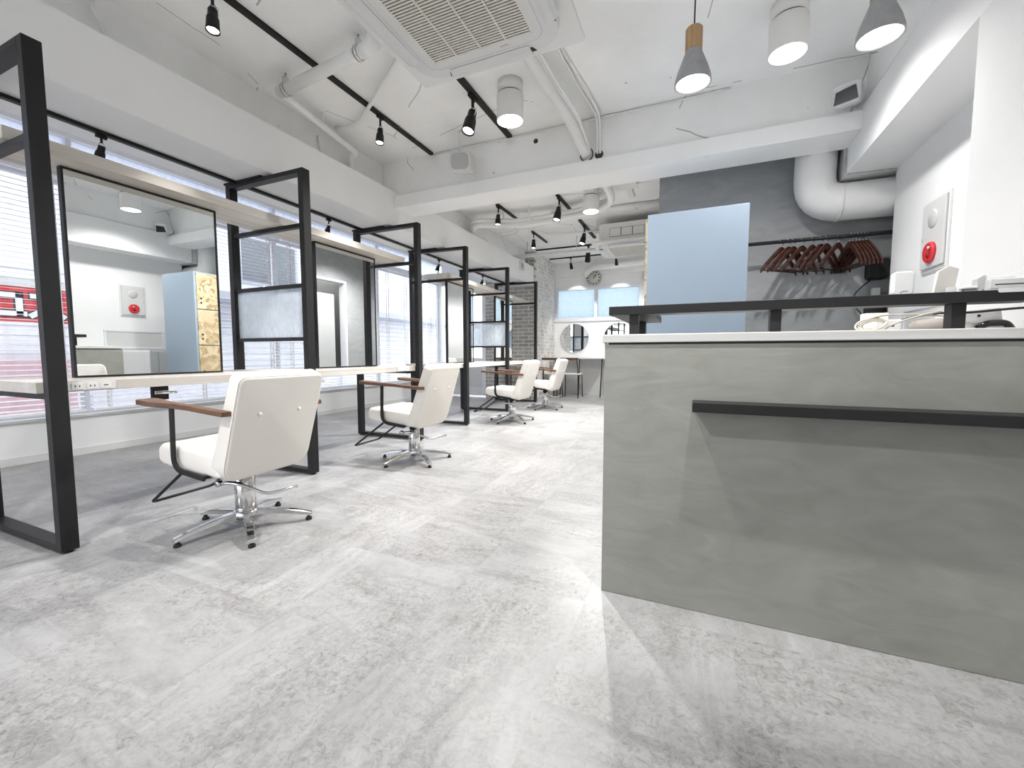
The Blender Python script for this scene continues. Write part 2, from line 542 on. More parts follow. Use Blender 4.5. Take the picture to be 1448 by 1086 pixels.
def tube(bm, path, r, res=10, cap=True):
    rs = r if isinstance(r, (list, tuple)) else [r] * len(path)
    rings = []
    for (p, u, v), rr in zip(frames_along(path), rs):
        rings.append([bm.verts.new(p + (u * math.cos(a) + v * math.sin(a)) * rr)
                      for a in (2 * PI * k / res for k in range(res))])
    for a, b in zip(rings, rings[1:]):
        for k in range(res):
            f = bm.faces.new((a[k], a[(k + 1) % res], b[(k + 1) % res], b[k]))
            f.smooth = True
    if cap:
        bm.faces.new(list(reversed(rings[0])))
        bm.faces.new(rings[-1])
    return bm


def rounded(path, rad, n=5):
    """round the inner corners of a polyline"""
    pts = [Vector(p) for p in path]
    out = [pts[0]]
    for a, b, c in zip(pts, pts[1:], pts[2:]):
        d1, d2 = (a - b), (c - b)
        r = min(rad, d1.length * 0.49, d2.length * 0.49)
        p, q = b + d1.normalized() * r, b + d2.normalized() * r
        for k in range(n + 1):
            t = k / n
            out.append(p * (1 - t) ** 2 + b * 2 * t * (1 - t) + q * t * t)
    out.append(pts[-1])
    return out


def lathe(bm, profile, loc=(0, 0, 0), res=24, mtx=None, smooth=True):
    """revolve (radius, z) pairs about the z axis"""
    rings = []
    for r, z in profile:
        if r < 1e-5:
            rings.append([bm.verts.new((0, 0, z))])
        else:
            rings.append([bm.verts.new((r * math.cos(2 * PI * k / res), r * math.sin(2 * PI * k / res), z)) for k in range(res)])
    for a, b in zip(rings, rings[1:]):
        for k in range(res):
            k2 = (k + 1) % res
            if len(a) == 1 and len(b) == 1:
                continue
            if len(a) == 1:
                f = bm.faces.new((a[0], b[k], b[k2])) if False else bm.faces.new((a[0], b[k2], b[k]))
            elif len(b) == 1:
                f = bm.faces.new((a[k], a[k2], b[0]))
            else:
                f = bm.faces.new((a[k], a[k2], b[k2], b[k]))
            f.smooth = smooth
    vs = [v for rg in rings for v in rg]
    T = Matrix.Translation(Vector(loc))
    if mtx is not None:
        T = T @ mtx
    for v in vs:
        v.co = T @ v.co
    return bm


def prism(bm, poly, a0, a1, plane='XZ'):
    """extrude a 2D polygon; plane names the polygon's axes, a0..a1 run along the third"""
    def P(u, v, w):
        return {'XZ': (u, w, v), 'YZ': (w, u, v), 'XY': (u, v, w)}[plane]
    lo = [bm.verts.new(P(u, v, a0)) for u, v in poly]
    hi = [bm.verts.new(P(u, v, a1)) for u, v in poly]
    n = len(poly)
    bm.faces.new(lo)
    bm.faces.new(list(reversed(hi)))
    for k in range(n):
        bm.faces.new((lo[k], hi[k], hi[(k + 1) % n], lo[(k + 1) % n]))
    return bm


def rrect(w, h, r, n=5, cx=0.0, cy=0.0, radii=None):
    """rounded rectangle outline, counter clockwise"""
    rr = radii or (r, r, r, r)
    out = []
    for (sx, sy, a0), q in zip(((1, 1, 0), (-1, 1, 90), (-1, -1, 180), (1, -1, 270)), rr):
        px, py = cx + sx * (w / 2 - q), cy + sy * (h / 2 - q)
        for k in range(n + 1):
            a = math.radians(a0 + 90 * k / n)
            out.append((px + q * math.cos(a), py + q * math.sin(a)))
    return out


def obj(name, bm, mat, parent=None, bevel=0.0, seg=2, smooth=False, loc=None):
    bmesh.ops.recalc_face_normals(bm, faces=bm.faces)
    me = bpy.data.meshes.new(name)
    bm.to_mesh(me)
    bm.free()
    me.materials.append(M[mat] if isinstance(mat, str) else mat)
    o = bpy.data.objects.new(name, me)
    COL.objects.link(o)
    if bevel:
        md = o.modifiers.new('bevel', 'BEVEL')
        md.width = bevel
        md.segments = seg
        md.limit_method = 'ANGLE'
        md.angle_limit = math.radians(40)
        md.harden_normals = False
    if smooth:
        for p in me.polygons:
            p.use_smooth = True
    if parent is not None:
        o.parent = parent
    if loc is not None:
        o.location = loc
    return o


def tag(o, label, cat, group=None):
    o['label'] = label
    o['category'] = cat
    if group:
        o['group'] = group
    return o


def thing(name, label, cat, loc=(0, 0, 0), rz=0.0, group=None, parent=None):
    o = bpy.data.objects.new(name, None)
    COL.objects.link(o)
    o.empty_display_size = 0.1
    o.location = loc
    o.rotation_euler = (0, 0, rz)
    return tag(o, label, cat, group)


def struct(name, bm, mat, bevel=0.0, parent=None):
    o = obj(name, bm, mat, parent, bevel)
    if parent is None:
        o['kind'] = 'structure'
    return o


def dup(root, loc, rz, label, group=None, keep=None):
    """copy a thing with its parts and sub-parts"""
    r = root.copy()
    COL.objects.link(r)
    r.location = loc
    r.rotation_euler = (0, 0, rz)
    r['label'] = label
    if group:
        r['group'] = group
    for ch in list(root.children):
        c = ch.copy()
        COL.objects.link(c)
        c.parent = r
        for g in list(ch.children):
            d = g.copy()
            COL.objects.link(d)
            d.parent = c
    return r


# ================================================================== SETTING
CZ = 3.045           # ceiling
YB = -2.8            # unseen storefront behind the camera
YE = 9.6             # end wall
XL = -5.28           # window wall

struct('floor', box(-5.45, 2.35, YB - 0.1, YE + 0.15, -0.08, 0.0), 'floor')
bm = bx(box(-5.45, 2.35, YB - 0.1, 8.36, CZ, CZ + 0.15), -3.2, 2.35, 8.36, YE + 0.15, CZ, CZ + 0.15)
struct('ceiling', bm, 'ceiling')

# beam over the window zone, boxed below
struct('beam_window_side', box(-3.69, -3.25, YB, 8.2, 2.72, CZ), 'beam')
struct('trim_1', box(-3.69, -3.065, YB, 8.2, 2.35, 2.72), 'clad')
# beam across the room
struct('beam_cross', box(-3.25, 1.07, 3.87, 4.11, 2.672, CZ), 'beam')
bm = bmesh.new()
prism(bm, [(-3.065, 2.54), (1.045, 2.54), (1.045, 2.672), (-3.065, 2.672)], 3.83, 4.155, 'XZ')
struct('trim_2', bm, 'clad', 0.003)
# soffit along the right side
struct('soffit', box(1.045, 1.6, YB, 4.48, 2.345, 2.70), 'wall')
struct('beam_right', box(1.07, 1.6, YB, 4.48, 2.70, CZ), 'beam')
# right side walls
struct('wall_right', box(1.045, 1.6, YB, 2.463, 0, 2.345), 'wall_dimmed')
struct('wall_alarm', box(1.361, 1.6, 2.463, 4.165, 0, 2.345), 'wall')
struct('wall_closet', box(2.2, 2.35, 4.03, 4.48, 0, CZ), 'wall')
struct('wall_closet_front', box(1.6, 2.35, 4.03, 4.165, 0, CZ), 'wall')
struct('ledge_cable_trim', tube(bmesh.new(), [(1.05, 1.5, 2.706), (1.05, 3.1, 2.706), (1.05, 3.82, 2.706)], 0.006, 6), 'white')
# grey mortar partition with a doorway
struct('wall_grey', box(-0.361, 2.2, 4.48, 4.60, 0, CZ), 'greywall')
bm = bmesh.new()
bx(bm, -0.361, -0.24, 4.60, 5.06, 0, CZ)
bx(bm, -0.361, -0.24, 5.86, YE, 0, CZ)
bx(bm, -0.361, -0.24, 5.06, 5.86, 2.22, CZ)
struct('wall_partition', bm, 'greywall')
struct('door_2', box(-0.285, -0.247, 5.06, 5.68, 0.005, 2.0), 'leaf')
bm = bmesh.new()
bx(bm, -0.372, -0.23, 5.03, 5.066, 0, 2.25)
bx(bm, -0.372, -0.23, 5.854, 5.89, 0, 2.25)
bx(bm, -0.372, -0.23, 5.066, 5.854, 2.214, 2.25)
struct('door_frame', bm, 'alu')
ct = thing('added_corridor_lamp', 'added unseen flush white ceiling lamp in the corridor behind the grey wall', 'ceiling light', (0.05, 5.9, CZ - 0.001))  # added lamp, brightens the doorway that the mirror reflects
obj('shade', lathe(bmesh.new(), [(0, 0), (0.12, 0), (0.11, -0.05), (0, -0.06)], (0, 0, 0), 24), 'lampglow', ct)
lamp('added_corridor_bulb', 'POINT', (0, 0, -0.12), 4, ct, None, 0.06)
struct('wall_corridor', box(0.35, 0.45, 4.60, YE, 0, CZ), 'pale')

# end wall with a long two-light window
WX0, WX1, WZ0, WZ1 = -3.02, -1.05, 1.73, 2.46
bm = bmesh.new()
bx(bm, -3.2, WX0, YE, YE + 0.15, 0, CZ)
bx(bm, WX1, 0.6, YE, YE + 0.15, 0, CZ)
bx(bm, WX0, WX1, YE, YE + 0.15, 0, WZ0)
bx(bm, WX0, WX1, YE, YE + 0.15, WZ1, CZ)
struct('wall_end', bm, 'wall')
struct('wall_end_lower', box(-3.05, -0.361, YE - 0.012, YE, 0.0, 0.84), 'pale')
struct('baseboard_end', box(-3.05, -0.361, YE - 0.022, YE - 0.012, 0, 0.07), 'pale')
struct('beam_end', box(-3.05, -0.361, YE - 0.05, YE, 2.72, CZ), 'beam')
bm = bmesh.new()
for (a, b_, c, d) in ((WX0 - .03, WX1 + .03, WZ0 - .04, WZ0 + .05), (WX0 - .03, WX1 + .03, WZ1 - .05, WZ1 + .03)):
    bx(bm, a, b_, YE - 0.03, YE + 0.06, c, d)
for (a, b_) in ((WX0 - .03, WX0 + .05), (-2.115, -2.045), (WX1 - .09, WX1 + .03)):
    bx(bm, a, b_, YE - 0.03, YE + 0.06, WZ0 + .05, WZ1 - .05)
win1 = struct('window_1', bm, 'alu', 0.004)
for (a, b_) in ((WX0 + .05, -2.115), (-2.045, WX1 - .09)):
    o = obj('pane', box(a, b_, YE + 0.01, YE + 0.016, WZ0 + .05, WZ1 - .05), 'frost_blue', win1)

# brick pier and brick return beside the entrance
struct('wall_brick', box(-4.17, -3.05, 8.2, 8.30, 0, CZ), 'brickA')
struct('wall_brick_side', box(-3.2, -3.05, 8.3, YE, 0, CZ), 'brickB')

# window wall
YW1 = 8.15
bm = bmesh.new()
bx(bm, XL - 0.12, XL, YB, 8.3, 0, 0.36)
bx(bm, XL - 0.12, XL, YB, 8.3, 2.52, 2.60)
bx(bm, XL - 0.12, XL, YB, 8.3, 2.91, CZ)
bx(bm, XL - 0.12, XL, YW1, 8.3, 0.36, 2.52)
struct('wall_left', bm, 'wall')
struct('sill_left', box(XL - 0.12, XL + 0.03, YB, YW1, 0.36, 0.385), 'white', 0.004)
struct('baseboard_left', box(XL, XL + 0.012, YB, 8.2, 0, 0.07), 'white', 0.002)
ys = [-2.05, 0.0, 2.05, 4.1, 6.15, 7.5, YW1]
for i, (a, b_) in enumerate(zip(ys, ys[1:])):
    bm = bmesh.new()
    for (y0, y1, z0, z1) in ((a, b_, .385, .43), (a, b_, 2.48, 2.52), (a, a + .035, .43, 2.48), (b_ - .035, b_, .43, 2.48)):
        bx(bm, XL - 0.10, XL - 0.05, y0, y1, z0, z1)
    w = struct('window_%d' % (i + 2), bm, 'alu', 0.003)
    obj('pane', box(XL - 0.078, XL - 0.072, a + .035, b_ - .035, .43, 2.48), 'glass', w)
bm = bmesh.new()  # frosted band added in the lintel to brighten the strip above the shelves
for y in (-2.05, 0.0, 2.05, 4.1, 6.15, 8.15):
    bx(bm, XL - 0.09, XL - 0.03, y - 0.02, y + 0.02, 2.60, 2.91)
wt = struct('window_9', bm, 'alu')
for a, b_ in zip((-2.05, 0.0, 2.05, 4.1, 6.15), (0.0, 2.05, 4.1, 6.15, 8.15)):
    obj('pane', box(XL - 0.066, XL - 0.06, a + 0.02, b_ - 0.02, 2.60, 2.91), 'added_transom_glass', wt)
# entrance door
bm = bmesh.new()
for (x0, x1, z0, z1) in ((-5.16, -5.08, .03, 2.45), (-4.27, -4.19, .03, 2.45), (-5.08, -4.27, .03, .20), (-5.08, -4.27, .72, .86), (-5.08, -4.27, 2.33, 2.45)):
    bx(bm, x0, x1, 8.22, 8.27, z0, z1)
dr = struct('door_1', bm, 'alu', 0.004)
obj('pane', box(-5.08, -4.27, 8.24, 8.25, .86, 2.33), 'glass', dr)
obj('panel', box(-5.08, -4.27, 8.24, 8.25, .20, .72), 'pale', dr)
obj('handle', tube(bmesh.new(), [(-4.99, 8.19, .95), (-4.99, 8.17, .97), (-4.99, 8.17, 1.25), (-4.99, 8.19, 1.27)], .012, 8), 'steel', dr)
struct('lintel_door', box(-5.28, -4.17, 8.2, 8.3, 2.47, CZ), 'wall')

# unseen storefront behind the camera, glazed opening sized for fill light
bm = bmesh.new()
bx(bm, -5.45, 1.045, YB - 0.1, YB, 2.5, CZ)
bx(bm, -5.45, -4.9, YB - 0.1, YB, 0, 2.5)
bx(bm, -1.2, 1.045, YB - 0.1, YB, 0, 2.5)
bx(bm, -4.9, -1.2, YB - 0.1, YB, 0, 0.1)
struct('wall_front', bm, 'wall')
bm = bmesh.new()
for x in (-4.9, -3.075, -1.25):
    bx(bm, x, x + 0.05, YB - 0.07, YB - 0.03, 0.1, 2.5)
wf = struct('window_8', bm, 'alu')
for x in (-4.85, -3.025):
    obj('pane', box(x, x + 1.775, YB - 0.053, YB - 0.047, 0.1, 2.5), 'glass', wf)


# ================================================================== STYLING UNITS
def steel_frame(label, loc, rz, glazed=False):
    """portal of square steel tube; origin at floor below the front face, frame runs to -X"""
    t = thing('steel_frame', label, 'frame', loc, rz, 'black steel frames dividing the styling stations')
    D, w, p = 0.88, 0.066, 0.05
    for x0 in (-p, -D):
        obj('post', box(x0, x0 + p, -w / 2, w / 2, 0.012, 2.335), 'black', t, 0.002)
    obj('top_bar', box(-D + p, -p, -w / 2, w / 2, 2.303, 2.335), 'black', t, 0.002)
    obj('bottom_bar', box(-D + p, -p, -w / 2, w / 2, 0.012, 0.042), 'black', t, 0.002)
    obj('shelf_bar', box(-D + p, -p, -0.02, 0.02, 1.909, 1.939), 'black', t, 0.002)
    obj('desk_bar', box(-D + p, -p, -0.02, 0.02, 0.735, 0.765), 'black', t, 0.002)
    obj('ceiling_plate', box(-D - 0.01, -0.45, -0.04, 0.04, 2.335, 2.349), 'black', t, 0.001)
    for x0 in (-0.025, -D + 0.025):
        obj('foot', lathe(bmesh.new(), [(0, 0), (0.018, 0), (0.018, 0.006), (0.007, 0.007), (0.007, 0.013), (0, 0.013)], (x0, 0, 0), 12), 'rubber', t)
    if glazed:
        for z in (1.065, 1.475):
            obj('glazing_bar', box(-D + p, -p, -0.02, 0.02, z - 0.014, z + 0.014), 'black', t, 0.002)
        obj('glass_panel', box(-D + p, -p, -0.003, 0.003, 1.079, 1.461), 'frost', t)
    return t


SK = math.radians(1.6)       # the second unit stands slightly out of line


def u2(x, y):
    """second unit: turn a point about the first frame of that unit"""
    px, py = -2.735, 4.85
    dx, dy = x - px, y - py
    return (px + dx * math.cos(SK) - dy * math.sin(SK), py + dx * math.sin(SK) + dy * math.cos(SK))


steel_frame('black steel frame at the near end of the closer styling counter, tallest in view', (-2.71, 0.951, 0), 0)
steel_frame('black steel frame with a rippled glass panel beside the white chair in front', (-2.715, 2.378, 0), 0, True)
steel_frame('plain black steel frame at the far end of the closer styling counter', (-2.72, 3.80, 0), 0)
steel_frame('plain black steel frame at the near end of the second styling counter', (*u2(-2.735, 4.86), 0), SK)
steel_frame('black steel frame with a rippled glass panel in the second styling counter', (*u2(-2.735, 6.28), 0), SK, True)
steel_frame('plain black steel frame standing against the grey brick wall', (*u2(-2.735, 7.72), 0), SK)


def desk(label, x, y0, y1, origin, rz):
    t = thing('styling_desk', label, 'counter', origin, rz, 'pale wood styling counters')
    ox, oy = origin[0], origin[1]
    obj('desk_top', box(x, 0, y0, y1, 0.765, 0.817), 'desk', t, 0.003)
    return t


def outlet_strip(label, loc, rz):
    t = thing('outlet_strip', label, 'power outlet', loc, rz, 'white outlet strips on the desk edges')
    obj('plate', box(0, 0.010, 0, 0.19, 0.0, 0.042), 'plastic', t, 0.002)
    for y, k in ((0.018, 2), (0.075, 2), (0.128, 1)):
        s = obj('socket', box(0.010, 0.012, y, y + 0.042, 0.006, 0.036), 'white', t, 0.0005)
        bm = bmesh.new()
        if k == 2:
            bx(bm, 0.012, 0.0124, y + 0.011, y + 0.015, 0.016, 0.026)
            bx(bm, 0.012, 0.0124, y + 0.027, y + 0.031, 0.016, 0.026)
        else:
            bx(bm, 0.012, 0.0124, y + 0.012, y + 0.030, 0.019, 0.024)
        obj('slot', bm, 'rubber', s)
    return t


def shelf(label, x, y0, y1, origin, rz):
    t = thing('overhead_shelf', label, 'shelf', origin, rz, 'pale wood shelves above the mirrors')
    obj('board', box(x, x + 0.35, y0, y1, 1.940, 1.999), 'shelf', t, 0.002)
    return t


def styling_mirror(label, loc, rz, w, z0, z1, tilt=0.0):
    t = thing('styling_mirror', label, 'mirror', loc, rz, 'black framed styling mirrors')
    t.rotation_euler = (0, math.radians(tilt), rz)
    f = 0.011
    bm = bmesh.new()
    bx(bm, -0.035, 0.0, -w / 2, -w / 2 + f, z0, z1)
    bx(bm, -0.035, 0.0, w / 2 - f, w / 2, z0, z1)
    bx(bm, -0.035, 0.0, -w / 2 + f, w / 2 - f, z0, z0 + f)
    bx(bm, -0.035, 0.0, -w / 2 + f, w / 2 - f, z1 - f, z1)
    obj('mirror_frame', bm, 'black', t)
    obj('mirror_glass', box(-0.03, -0.004, -w / 2 + f, w / 2 - f, z0 + f, z1 - f), 'mirror', t)
    return t


desk('pale wood styling counter running through the three closest black frames', -0.73, -0.13, 2.80, (-2.781, 1.03, 0), 0)
shelf('pale wood shelf above the two closest mirrors', -0.35, -0.09, 2.84, (-2.94, 1.0, 0), 0)
ux, uy = u2(-2.788, 4.6)
desk('pale wood styling counter running through the three distant black frames', -0.74, 0, 3.45, (ux, uy, 0), SK)
ux, uy = u2(-2.965, 4.75)
shelf('pale wood shelf above the two distant mirrors', -0.35, 0, 3.2, (ux, uy, 0), SK)
outlet_strip('white outlet strip on the counter edge below the closest mirror', (-2.780, 1.0, 0.77), 0)
outlet_strip('white outlet strip on the counter edge beside the second white chair', (-2.780, 3.47, 0.77), 0)
styling_mirror('black framed mirror reflecting the red alarm and the blue locker', (-3.09, 1.545, 0), 0, 0.785, 0.819, 1.937, 0.15)
styling_mirror('black framed mirror reflecting the grey mortar wall behind the second chair', (-3.09, 3.155, 0), 0, 0.765, 0.819, 1.937)
styling_mirror('black framed mirror behind the third ivory chair from the front', (*u2(-3.105, 5.37), 0), SK, 0.78, 0.819, 1.937)
styling_mirror('black framed mirror standing before the grey brick wall, last in the row', (*u2(-3.105, 6.98), 0), SK, 0.78, 0.819, 1.937)

# hair dryer holders clipped under the counter
def dryer_holder(label, loc):
    t = thing('dryer_holder', label, 'holder', loc, 0, 'dryer holders under the counter')
    obj('bracket', box(-0.03, 0.0, -0.04, 0.04, -0.085, 0.0), 'black', t, 0.003)
    obj('ring', tube(bmesh.new(), [(0.055 + 0.045 * math.cos(a), 0.045 * math.sin(a), -0.04) for a in (2 * PI * k / 18 for k in range(19))], 0.005, 6), 'steel', t)
    obj('clip', box(-0.005, 0.012, -0.035, 0.03, -0.05, -0.03), 'chrome', t, 0.001)
    return t


dryer_holder('black and chrome dryer holder under the counter left of the front chair', (-2.87, 1.44, 0.765))
dryer_holder('black dryer holder under the counter behind the front chair', (-2.87, 2.52, 0.765))


# ================================================================== STYLING CHAIRS
def make_chair(label):
    t = thing('styling_chair', label, 'chair', (0, 0, 0), 0, 'ivory styling chairs in a row')
    # seat
    bm = bmesh.new()
    prism(bm, [(-.305, .395), (-.305, .468), (-.275, .488), (-.05, .480), (.135, .466), (.165, .345), (-.1, .355), (-.27, .380)], -.243, .243, 'XZ')
    obj('seat', bm, 'leather', t, 0.022, 4, True)
    # backrest: rounded outline in width and height, lofted from the rear to the front face
    bm = bmesh.new()
    out = rrect(0.49, 0.51, 0.04, 6, 0, 0, (0.035, 0.035, 0.075, 0.075))
    rings = []
    for face in (0, 1):
        rg = []
        for y, s in out:
            u = (s + 0.255) / 0.51
            xr, z = 0.188 + 0.157 * u, 0.325 + 0.513 * u
            th = 0.112 - 0.042 * u
            if face:
                rg.append(bm.verts.new((xr - th, y, z + 0.02 * u + 0.012)))
            else:
                rg.append(bm.verts.new((xr, y, z)))
        rings.append(rg)
    n = len(out)
    bm.faces.new(rings[0])
    bm.faces.new(list(reversed(rings[1])))
    for k in range(n):
        bm.faces.new((rings[0][k], rings[1][k], rings[1][(k + 1) % n], rings[0][(k + 1) % n]))
    back = obj('backrest', bm, 'leather', t, 0.014, 3, True)
    # piping along the rear edge
    path = []
    for y, s in out + out[:1]:
        u = (s + 0.255) / 0.51
        path.append((0.188 + 0.157 * u - 0.008, y * 1.002, 0.325 + 0.513 * u + 0.002))
    obj('piping', tube(bmesh.new(), path, 0.0028, 5), 'leather', back)
    for y in (-0.115, 0.115):
        u = 0.645
        bm = lathe(bmesh.new(), [(0, 0.006), (0.008, 0.005), (0.012, 0.002), (0.013, -0.004), (0, -0.004)], (0.188 + 0.157 * u, y, 0.325 + 0.513 * u), 16,
                   Matrix.Rotation(math.radians(72), 4, 'Y'))
        obj('button', bm, 'leather', back)
    # arms
    for s in (-1, 1):
        bm = bmesh.new()
        plan = [(-.340, .228), (-.335, .300), (-.315, .318), (-.215, .318), (-.165, .308), (-.09, .284), (0.0, .278), (.27, .290), (.275, .247), (-.05, .243), (-.17, .238), (-.26, .222), (-.32, .220)]
        top, bot = [], []
        for x, y in plan:
            z = 0.722 - (x + 0.335) * 0.062
            top.append(bm.verts.new((x, s * y, z)))
            bot.append(bm.verts.new((x, s * y, z - 0.024)))
        bm.faces.new(top)
        bm.faces.new(list(reversed(bot)))
        for k in range(len(plan)):
            k2 = (k + 1) % len(plan)
            bm.faces.new((top[k], bot[k], bot[k2], top[k2]))
        arm = obj('armrest', bm, 'walnut', t, 0.003, 2)
        # flat bar: straight down, rounded, back under the seat
        cl = rounded([(-.130, 0, .690), (-.138, 0, .375), (.09, 0, .350)], 0.07, 6)
        bm = bmesh.new()
        rg = []
        for p, u, v in frames_along(cl):
            hw = 0.013
            nrm = Vector((0, 1, 0))
            tn = u if abs(u.y) < 0.5 else v
            rg.append([bm.verts.new(Vector((p.x, s * 0.264, p.z)) + tn * a * hw + nrm * b * 0.006) for a, b in ((-1, -1), (1, -1), (1, 1), (-1, 1))])
        for a, b in zip(rg, rg[1:]):
            for k in range(4):
                bm.faces.new((a[k], a[(k + 1) % 4], b[(k + 1) % 4], b[k]))
        bm.faces.new(rg[0])
        bm.faces.new(list(reversed(rg[-1])))
        bx(bm, 0.05, 0.085, min(s * 0.15, s * 0.262), max(s * 0.15, s * 0.262), 0.344, 0.356)
        obj('arm_support', bm, 'black', t, 0.001)
    obj('under_plate', box(-.16, .12, -.16, .16, .338, .362), 'black', t, 0.004)
    # footrest loop
    bm = tube(bmesh.new(), rounded([(-.06, -.165, .375), (-.17, -.165, .372), (-.525, -.165, .122), (-.525, .165, .122), (-.17, .165, .372), (-.06, .165, .375)], 0.025, 4), 0.0085, 8)
    obj('footrest', bm, 'black', t)
    # column
    bm = lathe(bmesh.new(), [(0, .05), (.05, .05), (.05, .275), (.046, .279), (.046, .3), (.04, .302), (.04, .342), (0, .342)], (0, 0, 0), 28)
    obj('column', bm, 'chrome', t)
    # pump lever
    bm = tube(bmesh.new(), rounded([(-.06, -.10, .262), (.03, -.075, .268), (.10, -.03, .232), (.165, .0, .200), (.26, .115, .222)], 0.04, 5), [0.011] * 6 + [0.0085] * 14, 8)
    bm2 = bmesh.new()
    lathe(bm2, [(0, -.012), (.018, -.012), (.018, .012), (0, .012)], (-.062, -.10, .262), 14, Matrix.Rotation(PI / 2, 4, 'X'))
    lv = obj('pump_lever', bm, 'chrome', t)
    obj('pivot', bm2, 'chrome', lv)
    # five-arm base
    bm = lathe(bmesh.new(), [(0, .062), (.06, .06), (.066, .075), (.058, .098), (.05, .102), (0, .102)], (0, 0, 0), 28)
    obj('hub', bm, 'chrome', t)
    for k in range(5):
        a = math.radians(-104.5 + 72 * k)
        Rz = Matrix.Rotation(a, 4, 'Z')
        bm = bmesh.new()
        rg = []
        for i in range(9):
            u = i / 8
            r = 0.045 + 0.285 * u
            zt = 0.096 - 0.012 * u - 0.040 * u * u
            zb = zt - (0.034 - 0.014 * u)
            hw = 0.027 - 0.007 * u
            rg.append([bm.verts.new(Rz @ Vector(c)) for c in ((r, -hw, zb), (r, hw, zb), (r, hw * 0.8, zt), (r, -hw * 0.8, zt))])
        for p, q in zip(rg, rg[1:]):
            for j in range(4):
                bm.faces.new((p[j], p[(j + 1) % 4], q[(j + 1) % 4], q[j]))
        bm.faces.new(rg[0])
        bm.faces.new(list(reversed(rg[-1])))
        lg = obj('base_arm', bm, 'chrome', t, 0.004, 2)
        c = Rz @ Vector((0.312, 0, 0))
        obj('glide', lathe(bmesh.new(), [(0, 0), (.017, 0), (.017, .012), (.010, .016), (.010, .032), (0, .032)], (c.x, c.y, 0), 14), 'rubber', lg)
    return t


chairs = [((-2.245, 1.495), 2.0, 'ivory salon chair with walnut arms standing in front of the closest mirror'),
          ((-2.275, 3.06), 2, 'ivory salon chair with walnut arms, second in the row from the front'),
          ((-2.345, 5.42), 0, 'ivory salon chair with walnut arms, third in the row from the front'),
          ((-2.36, 6.92), 0, 'ivory salon chair with walnut arms at the end of the row by the brick wall')]
first = make_chair(chairs[0][2])
for i, ((x, y), a, lb) in enumerate(chairs):
    if i == 0:
        first.location = (x, y, 0)
        first.rotation_euler = (0, 0, math.radians(a))
    else:
        dup(first, (x, y, 0), math.radians(a), lb)

# ================================================================== RECEPTION COUNTER
t = thing('reception_counter', 'olive grey mortar reception counter with a white top and black bag ledge', 'counter', (0, 0, 0))
obj('body', box(-0.318, 1.043, 1.637, 2.60, 0.0, 0.985), 'counter', t, 0.003)
obj('reveal', box(-0.306, 1.043, 1.648, 2.59, 0.985, 0.992), 'cavity', t)
obj('worktop', box(-0.326, 1.043, 1.630, 2.61, 0.992, 1.023), 'top', t, 0.003)
obj('bag_ledge', box(-0.002, 1.043, 1.545, 1.637, 0.752, 0.785), 'black', t, 0.002)

t = thing('counter_rail', 'low black steel shelf rail standing on the white counter top', 'rail', (0, 0, 0))
obj('rail_board', box(-0.320, 0.905, 1.72, 1.80, 1.104, 1.138), 'black', t, 0.002)
obj('rail_return', box(-0.322, -0.160, 1.802, 2.30, 1.108, 1.138), 'black', t, 0.002)
for x0, y0 in ((-0.242, 1.735), (0.242, 1.735), (0.722, 1.735), (-0.262, 2.20)):
    obj('rail_post', box(x0, x0 + 0.034, y0, y0 + 0.045, 1.023, 1.104 if y0 < 2 else 1.108), 'black', t, 0.001)

# low white cabinet and hatch seen in the mirror
t = thing('back_cabinet', 'low white cabinet behind the reception counter below the alarm', 'cabinet', (0, 0, 0))
obj('carcass', box(0.86, 1.359, 2.66, 3.95, 0.0, 0.985), 'white', t, 0.002)
for y0 in (2.67, 3.10, 3.53):
    obj('door', box(0.842, 0.859, y0, y0 + 0.415, 0.05, 0.96), 'white', t, 0.002)
t = thing('wall_hatch', 'white framed access hatch in the white wall below the alarm', 'hatch', (0, 0, 0))
bm = bmesh.new()
for (y0, y1, z0, z1) in ((3.14, 3.86, 1.002, 1.026), (3.14, 3.86, 1.243, 1.267), (3.14, 3.164, 1.026, 1.243), (3.836, 3.86, 1.026, 1.243)):
    bx(bm, 1.344, 1.361, y0, y1, z0, z1)
obj('hatch_frame', bm, 'alu', t)
obj('hatch_panel', box(1.351, 1.360, 3.164, 3.836, 1.026, 1.243), 'pale', t)

# items on the counter and rail
def plain(name, label, cat, bm, mat, bevel=0.0, seg=2, group=None, smooth=False):
    return tag(obj(name, bm, mat, None, bevel, seg, smooth), label, cat, group)


t = thing('router', 'white rounded wifi box standing on the black rail by the dark closet', 'device', (0.612, 1.775, 1.139), 0)
obj('case', prism(bmesh.new(), rrect(0.052, 0.075, 0.010, 5, 0, 0.0375), -0.016, 0.016, 'XZ'), 'plastic', t, 0.004, 3)
obj('logo', tube(bmesh.new(), [(-0.008 + 0.0, -0.0165, 0.003), (-0.008, -0.0165, 0.010), (-0.003, -0.0165, 0.013), (0.008, -0.0165, 0.0135), (0.010, -0.0165, 0.011)], 0.0008, 5), 'mesh', t)

t = thing('card_stand', 'cream card holder leaning on the black rail below the alarm', 'card holder', (0.722, 1.785, 1.139), math.radians(8))
obj('card', prism(bmesh.new(), [(-0.028, 0), (0.024, 0), (0.034, 0.078), (0.008, 0.088), (-0.018, 0.072)], 0.0, 0.012, 'XZ'), 'cream', t, 0.001)
obj('tab', prism(bmesh.new(), rrect(0.026, 0.020, 0.006, 4, 0.012, 0.010), -0.012, -0.008, 'XZ'), 'white', t)

